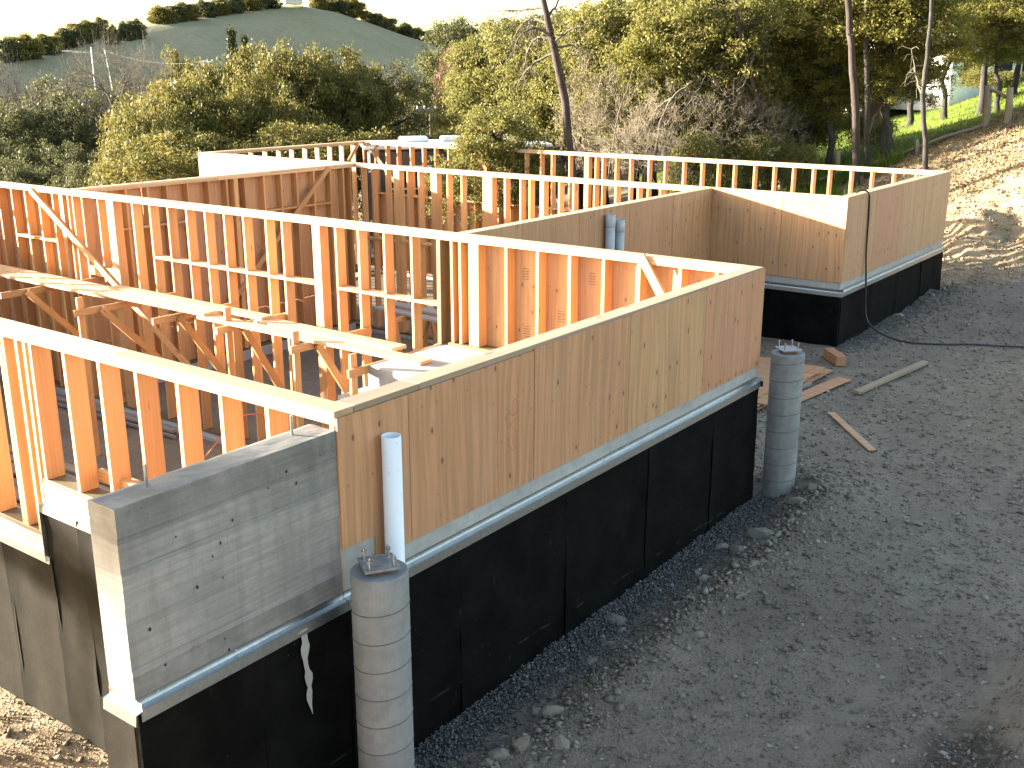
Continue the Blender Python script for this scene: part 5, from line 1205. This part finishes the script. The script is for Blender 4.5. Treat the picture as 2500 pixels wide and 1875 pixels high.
def blades(P, h, w, rng, mat, name, label):
    n = len(P); a = rng.uniform(0, 6.28, n); s = np.stack([np.cos(a), np.sin(a), 0 * a], 1) * (w * rng.uniform(.6, 1.4, n))[:, None]
    tip = P + np.stack([rng.normal(0, .35, n), rng.normal(0, .35, n), np.ones(n)], 1) * (h * rng.uniform(.5, 1.3, n))[:, None]
    V = np.stack([P - s, P + s, tip], 1).reshape(-1, 3)
    return tag(link(name, new_mesh(name, V, np.arange(3 * n).reshape(n, 3), mat, False, {'rnd': ('FACE', rng.random(n))})), label, 'grass', None, 'stuff')
rng = np.random.default_rng(5); n = 45000
k = rng.integers(0, a_ - 1, n), rng.integers(0, b_ - 1, n); f = rng.random((2, n))
gxp = LX[k] + (LX[k[0] + 1, k[1]] - LX[k]) * f[0] + (LX[k[0], k[1] + 1] - LX[k]) * f[1]; gyp = LY[k] + (LY[k[0] + 1, k[1]] - LY[k]) * f[0] + (LY[k[0], k[1] + 1] - LY[k]) * f[1]
blades(np.stack([gxp, gyp, ground_z(gxp, gyp)], 1), .12, .012, rng, M_GRASS, 'lawn_grass', 'bright green grass blades of the sloping lawn')
n = 9000; U_ = rng.uniform(1690, 2230, n); D_ = rng.uniform(24.2, 27.8, n); t_ = (U_ - 1250) / 2724; X_ = CAM[0] + D_ * (_cy + t_ * _sy); Y_ = CAM[1] + D_ * (_sy - t_ * _cy)
kk = vnoise(X_ * .8, Y_ * .8, 3) > -.05; X_, Y_ = X_[kk], Y_[kk]
blades(np.stack([X_, Y_, ground_z(X_, Y_)], 1), .32, .014, rng, M_GRASS, 'weed_grass', 'tall bright weeds growing just behind the rear studs')
n = 16000; U_ = rng.uniform(2120, 2640, n); D_ = rng.uniform(23, 29.5, n); t_ = (U_ - 1250) / 2724; X_ = CAM[0] + D_ * (_cy + t_ * _sy); Y_ = CAM[1] + D_ * (_sy - t_ * _cy)
Vl, Fl, tone = leaf_cloud(np.stack([X_, Y_, ground_z(X_, Y_) + .03], 1), 1, .02, .036, rng)
tag(link('leaf_litter', new_mesh('leaf_litter', Vl, Fl, M_LITTER, False, {'rnd': ('FACE', tone)})), 'dry tan fallen leaves covering the bank below the log rail', 'leaves', None, 'stuff')

# ------------------------------------------------------------------ log rail, fences, buildings, poles
lr = empty('log_rail_fence', at(2300, 340, 26.5), 'old split-log rail fence with crooked posts along the top of the bank', 'fence')
posts = [(2422, 27.5, 1.05, .10), (2475, 27.0, .85, .09), (2190, 27.0, .55, .06), (2065, 27.5, .7, .07), (1925, 27.5, .6, .07), (2260, 27, .35, .05)]
pp_ = {}
for u, D, h, r in posts:
    t_ = (u - 1250) / 2724; x = CAM[0] + D * (_cy + t_ * _sy); y = CAM[1] + D * (_sy - t_ * _cy); z = gz(x, y); pp_[u] = (x, y, z, h)
    V, Fc = tubes([[(np.array([0, 0, -.3]), r), (np.array([.02, .01, h * .5]), r * .95), (np.array([.05 * random.uniform(-1, 1), .03, h]), r * .85), (np.array([.05 * random.uniform(-1, 1), .03, h + .01]), .002)]], 8)
    link('post', new_mesh('post', V, Fc, M_LOG, False), T((x, y, z)), lr)
def rail(a, b, ha, hb, r=.045):
    A, B = np.array(pp_[a][:3]) + [0, 0, ha], np.array(pp_[b][:3]) + [0, 0, hb]; t = np.linspace(0, 1, 8)[:, None]; Q = A + (B - A) * t + RNG.normal(0, .02, (8, 3))
    V, Fc = tubes([[(q - A, r * (1 - .2 * (i / 7))) for i, q in enumerate(Q)]], 7); link('rail', new_mesh('rail', V, Fc, M_LOG, True), T(A), lr)
rail(2422, 2190, .12, .2); rail(2190, 2065, .15, .12); rail(2065, 1925, .1, .1); rail(2475, 2422, .62, .95, .05)
def fence(u0, u1, D0, D1, h, n, label, lattice):
    A, B = [np.array([CAM[0] + D * (_cy + (u - 1250) / 2724 * _sy), CAM[1] + D * (_sy - (u - 1250) / 2724 * _cy), 0]) for u, D in ((u0, D0), (u1, D1))]
    e = empty('board_fence', (A[0], A[1], gz(A[0], A[1])), label, 'fence'); d = (B - A); L = np.linalg.norm(d); d /= L; w = L / n
    for k in range(n):
        p = A + d * (w * (k + .5)); z = gz(p[0], p[1]); board('fence_board', (p[0], p[1], z), (p[0], p[1], z + h + jit(.01)), w * .94, .02, d, M_FENCE, e)
    for k in range(0, n + 1, max(1, n // 3)):
        p = A + d * (w * k) + np.array([d[1], -d[0], 0]) * -.06; z = gz(p[0], p[1]); board('fence_post', (p[0], p[1], z - .2), (p[0], p[1], z + h + (.45 if lattice else .08)), .09, .09, d, M_FENCE, e)
    if lattice:
        for k in range(int(L / .16) + 1):
            for s in (-1, 1):
                p = A + d * min(L, .16 * k); q = A + d * min(L, max(0, .16 * k + .36 * s)); z = gz(p[0], p[1]) + h + .03
                board('lattice_slat', (p[0], p[1], z), (q[0], q[1], z + .36), .035, .008 + .004 * (s > 0), (0, 0, 1), M_FENCE, e)
    return e
fence(1885, 1985, 37, 37.5, .85, 16, 'dark redwood board fence with lattice top behind the tree trunks', True)
fence(2385, 2640, 45, 44, 1.05, 26, 'long redwood board fence beyond the lawn by the white house', False)
fence(2120, 2240, 45, 46, 1.2, 14, 'short redwood fence panel below the white house', False)

def house(u, D, vb, w, d, h, label, rot):
    p = at(u, vb, D); z = gz(p[0], p[1]) - .2; e = empty('house', (p[0], p[1], z), label, 'house'); M = T((p[0], p[1], z)) @ Matrix.Rotation(rot, 4, 'Z')
    link('wall', box_mesh(w, d, h, M_WHITE, .02), M @ T((0, 0, h / 2)), e)
    v_ = [(-w / 2 - .4, -d / 2 - .5, 0), (w / 2 + .4, -d / 2 - .5, 0), (w / 2 + .4, d / 2 + .5, 0), (-w / 2 - .4, d / 2 + .5, 0), (-w / 2 - .4, 0, d * .28), (w / 2 + .4, 0, d * .28)]
    link('roof', new_mesh('roof', v_, [(0, 1, 5, 4), (2, 3, 4, 5), (1, 2, 5), (3, 0, 4), (3, 2, 1, 0)], M_ROOFG), M @ T((0, 0, h + .01)), e)
    for x in (-w * .3, w * .02, w * .32):
        fr = link('window', box_mesh(1.1, .08, 1.2, M_CREAM, .01), M @ T((x, -d / 2 - .02, h * .58)), e); link('pane', box_mesh(.95, .03, 1.05, M_GLASS, .005), M @ T((x, -d / 2 - .065, h * .58)), fr)
    fr = link('window', box_mesh(.08, 1.1, 1.2, M_CREAM, .01), M @ T((-w / 2 - .02, 0, h * .58)), e); link('pane', box_mesh(.03, .95, 1.05, M_GLASS, .005), M @ T((-w / 2 - .065, 0, h * .58)), fr)
    return e
house(2315, 46, 230, 5.0, 5.0, 2.7, 'white house with grey roof half hidden by the oaks above the lawn', YAW - 1.15)
house(2125, 60, 300, 5.0, 5.0, 2.4, 'pale low house glimpsed between the double trunk', YAW - 1.4)

# trailer parked behind the rear corner, seen through the studs
tp = at(1105, 351, 29); tzr = tp[2]; tg = gz(tp[0], tp[1]); Mt = T((tp[0], tp[1], 0)) @ Matrix.Rotation(YAW - 1.35, 4, 'Z')
te = empty('trailer', (tp[0], tp[1], tg), 'white-roofed trailer with dark side parked behind the rear stud wall', 'trailer')
hb_ = tzr - tg - .55
link('body', box_mesh(4.7, 2.3, hb_, M_NAVY, .06), Mt @ T((0, 0, tg + .5 + hb_ / 2)), te)
link('roof', box_mesh(4.85, 2.42, .09, M_WHITE, .03), Mt @ T((0, 0, tzr)), te)
for x, y, a, b, c in ((-1.0, .3, .75, .5, .14), (.1, .5, .65, .5, .13), (1.4, .4, .6, .5, .15), (-2.1, -.6, .6, .3, .08)): link('roof_vent', box_mesh(a, b, c, M_WHITE, .05), Mt @ T((x, y, tzr + .045 + c / 2)), te)
link('downspout', box_mesh(.12, .08, hb_, M_METAL, .01), Mt @ T((-.2, -1.2, tg + .5 + hb_ / 2)), te)
wn_ = link('window', box_mesh(1.1, .05, .6, M_WHITE, .01), Mt @ T((-1.3, -1.165, tzr - .75)), te); link('pane', box_mesh(1.0, .03, .5, M_GLASS, .005), Mt @ T((-1.3, -1.19, tzr - .75)), wn_)
for x in (-1.2, 1.6):
    v_, f_ = lathe([(.3, -.09), (.34, -.06), (.34, .06), (.3, .09)], 18); link('wheel', new_mesh('wheel', v_, f_, M_HOSE), Mt @ T((x, -1.1, tg + .34)) @ Matrix.Rotation(math.pi / 2, 4, 'X'), te)

def pole(name, u, vt, D, r, label, arm=None, lean=0.0, mat=None):
    tpt = at(u, vt, D); z0 = gz(tpt[0], tpt[1]); e = empty(name, (tpt[0], tpt[1], z0), label, 'pole'); H_ = tpt[2] - z0
    V, Fc = tubes([[(np.array([-lean * H_ * _sy, lean * H_ * _cy, -.3]), r), (np.array([0, 0, H_]), r * .75), (np.array([0, 0, H_ + .01]), .01)]], 9)
    link('shaft', new_mesh('shaft', V, Fc, mat or M_POLE), T((tpt[0], tpt[1], z0)), e)
    if arm:
        A = tpt + RGT * arm / 2 - [0, 0, .12]; B = tpt - RGT * arm / 2 - [0, 0, .12]; board('crossarm', A, B, .12, .1, (0, 0, 1), mat or M_POLE, e)
        for f in (-.45, -.2, .2, .45): q = tpt + RGT * arm * f; link('insulator', box_mesh(.06, .06, .12, M_WHITE, .02), T((q[0], q[1], q[2] + .0)), e)
    return e
pole('utility_pole', 1050, 262, 43, .06, 'wooden utility pole with a crossarm in the dark gap', 1.1)
pole('utility_pole', 222, 115, 110, .07, 'tall pale pole standing below the bare hill', None, 0, M_WHITE)
pole('utility_pole', 255, 118, 112, .06, 'leaning pale pole beside the tall pale pole', None, -.10, M_WHITE)
pole('utility_pole', 497, 147, 95, .08, 'pale pole with a crossarm poking out of the oaks', 1.6, 0, M_WHITE)
def wire(a, b, D0, D1, sag, label):
    A, B = at(a[0], a[1], D0), at(b[0], b[1], D1); t = np.linspace(0, 1, 24)[:, None]; Q = A + (B - A) * t - np.array([0, 0, 1]) * sag * 4 * t * (1 - t)
    V, Fc = tubes([[(q - A, .009) for q in Q]], 5); tag(link('overhead_cable', new_mesh('cable', V, Fc, M_WIRE, True), T(A)), label, 'cable', 'overhead cables')
wire((-300, 285), (300, 228), 40, 41, .2, 'overhead cable crossing in front of the bare trees')
wire((-300, 118), (222, 119), 110, 110, .5, 'overhead cable running off from the tall pale pole')
wire((255, 122), (497, 150), 112, 95, .6, 'overhead cable from the leaning pole to the crossarm pole')
wire((980, 212), (1130, 203), 54, 55, .1, 'upper overhead cable across the dark gap'); wire((985, 218), (1130, 209), 54, 55, .1, 'lower overhead cable across the dark gap')

# young trees standing on the slope beyond the stepped foundation
PROTO['young'] = make_tree(14, 7, .9, 6.35, .62, .07, 5, 16, 60, 45, .13, .05, M_LIGHTL, M_BARK, .35, trunk_top=.93, f0=.3)
def young(x, y, ztop, w, label):
    P = PROTO['young']; z0 = gz(x, y); e = empty('young_oak', (x, y, z0), label, 'tree')
    M = T((x, y, z0)) @ Matrix.Rotation(1.0, 4, 'Z') @ Matrix.Diagonal((w / (2 * P['R']), w / (2 * P['R']), (ztop - z0) / P['H'], 1))
    link('trunk', P['wood'], M, e); link('crown', P['crown'], M, e)
young(-6.0, 14.4, .95, 1.1, 'shorter young oak on the slope beyond the stepped foundation')
young(-8.5, 14.4, 3.35, 1.5, 'taller young oak on the slope beyond the stepped foundation')
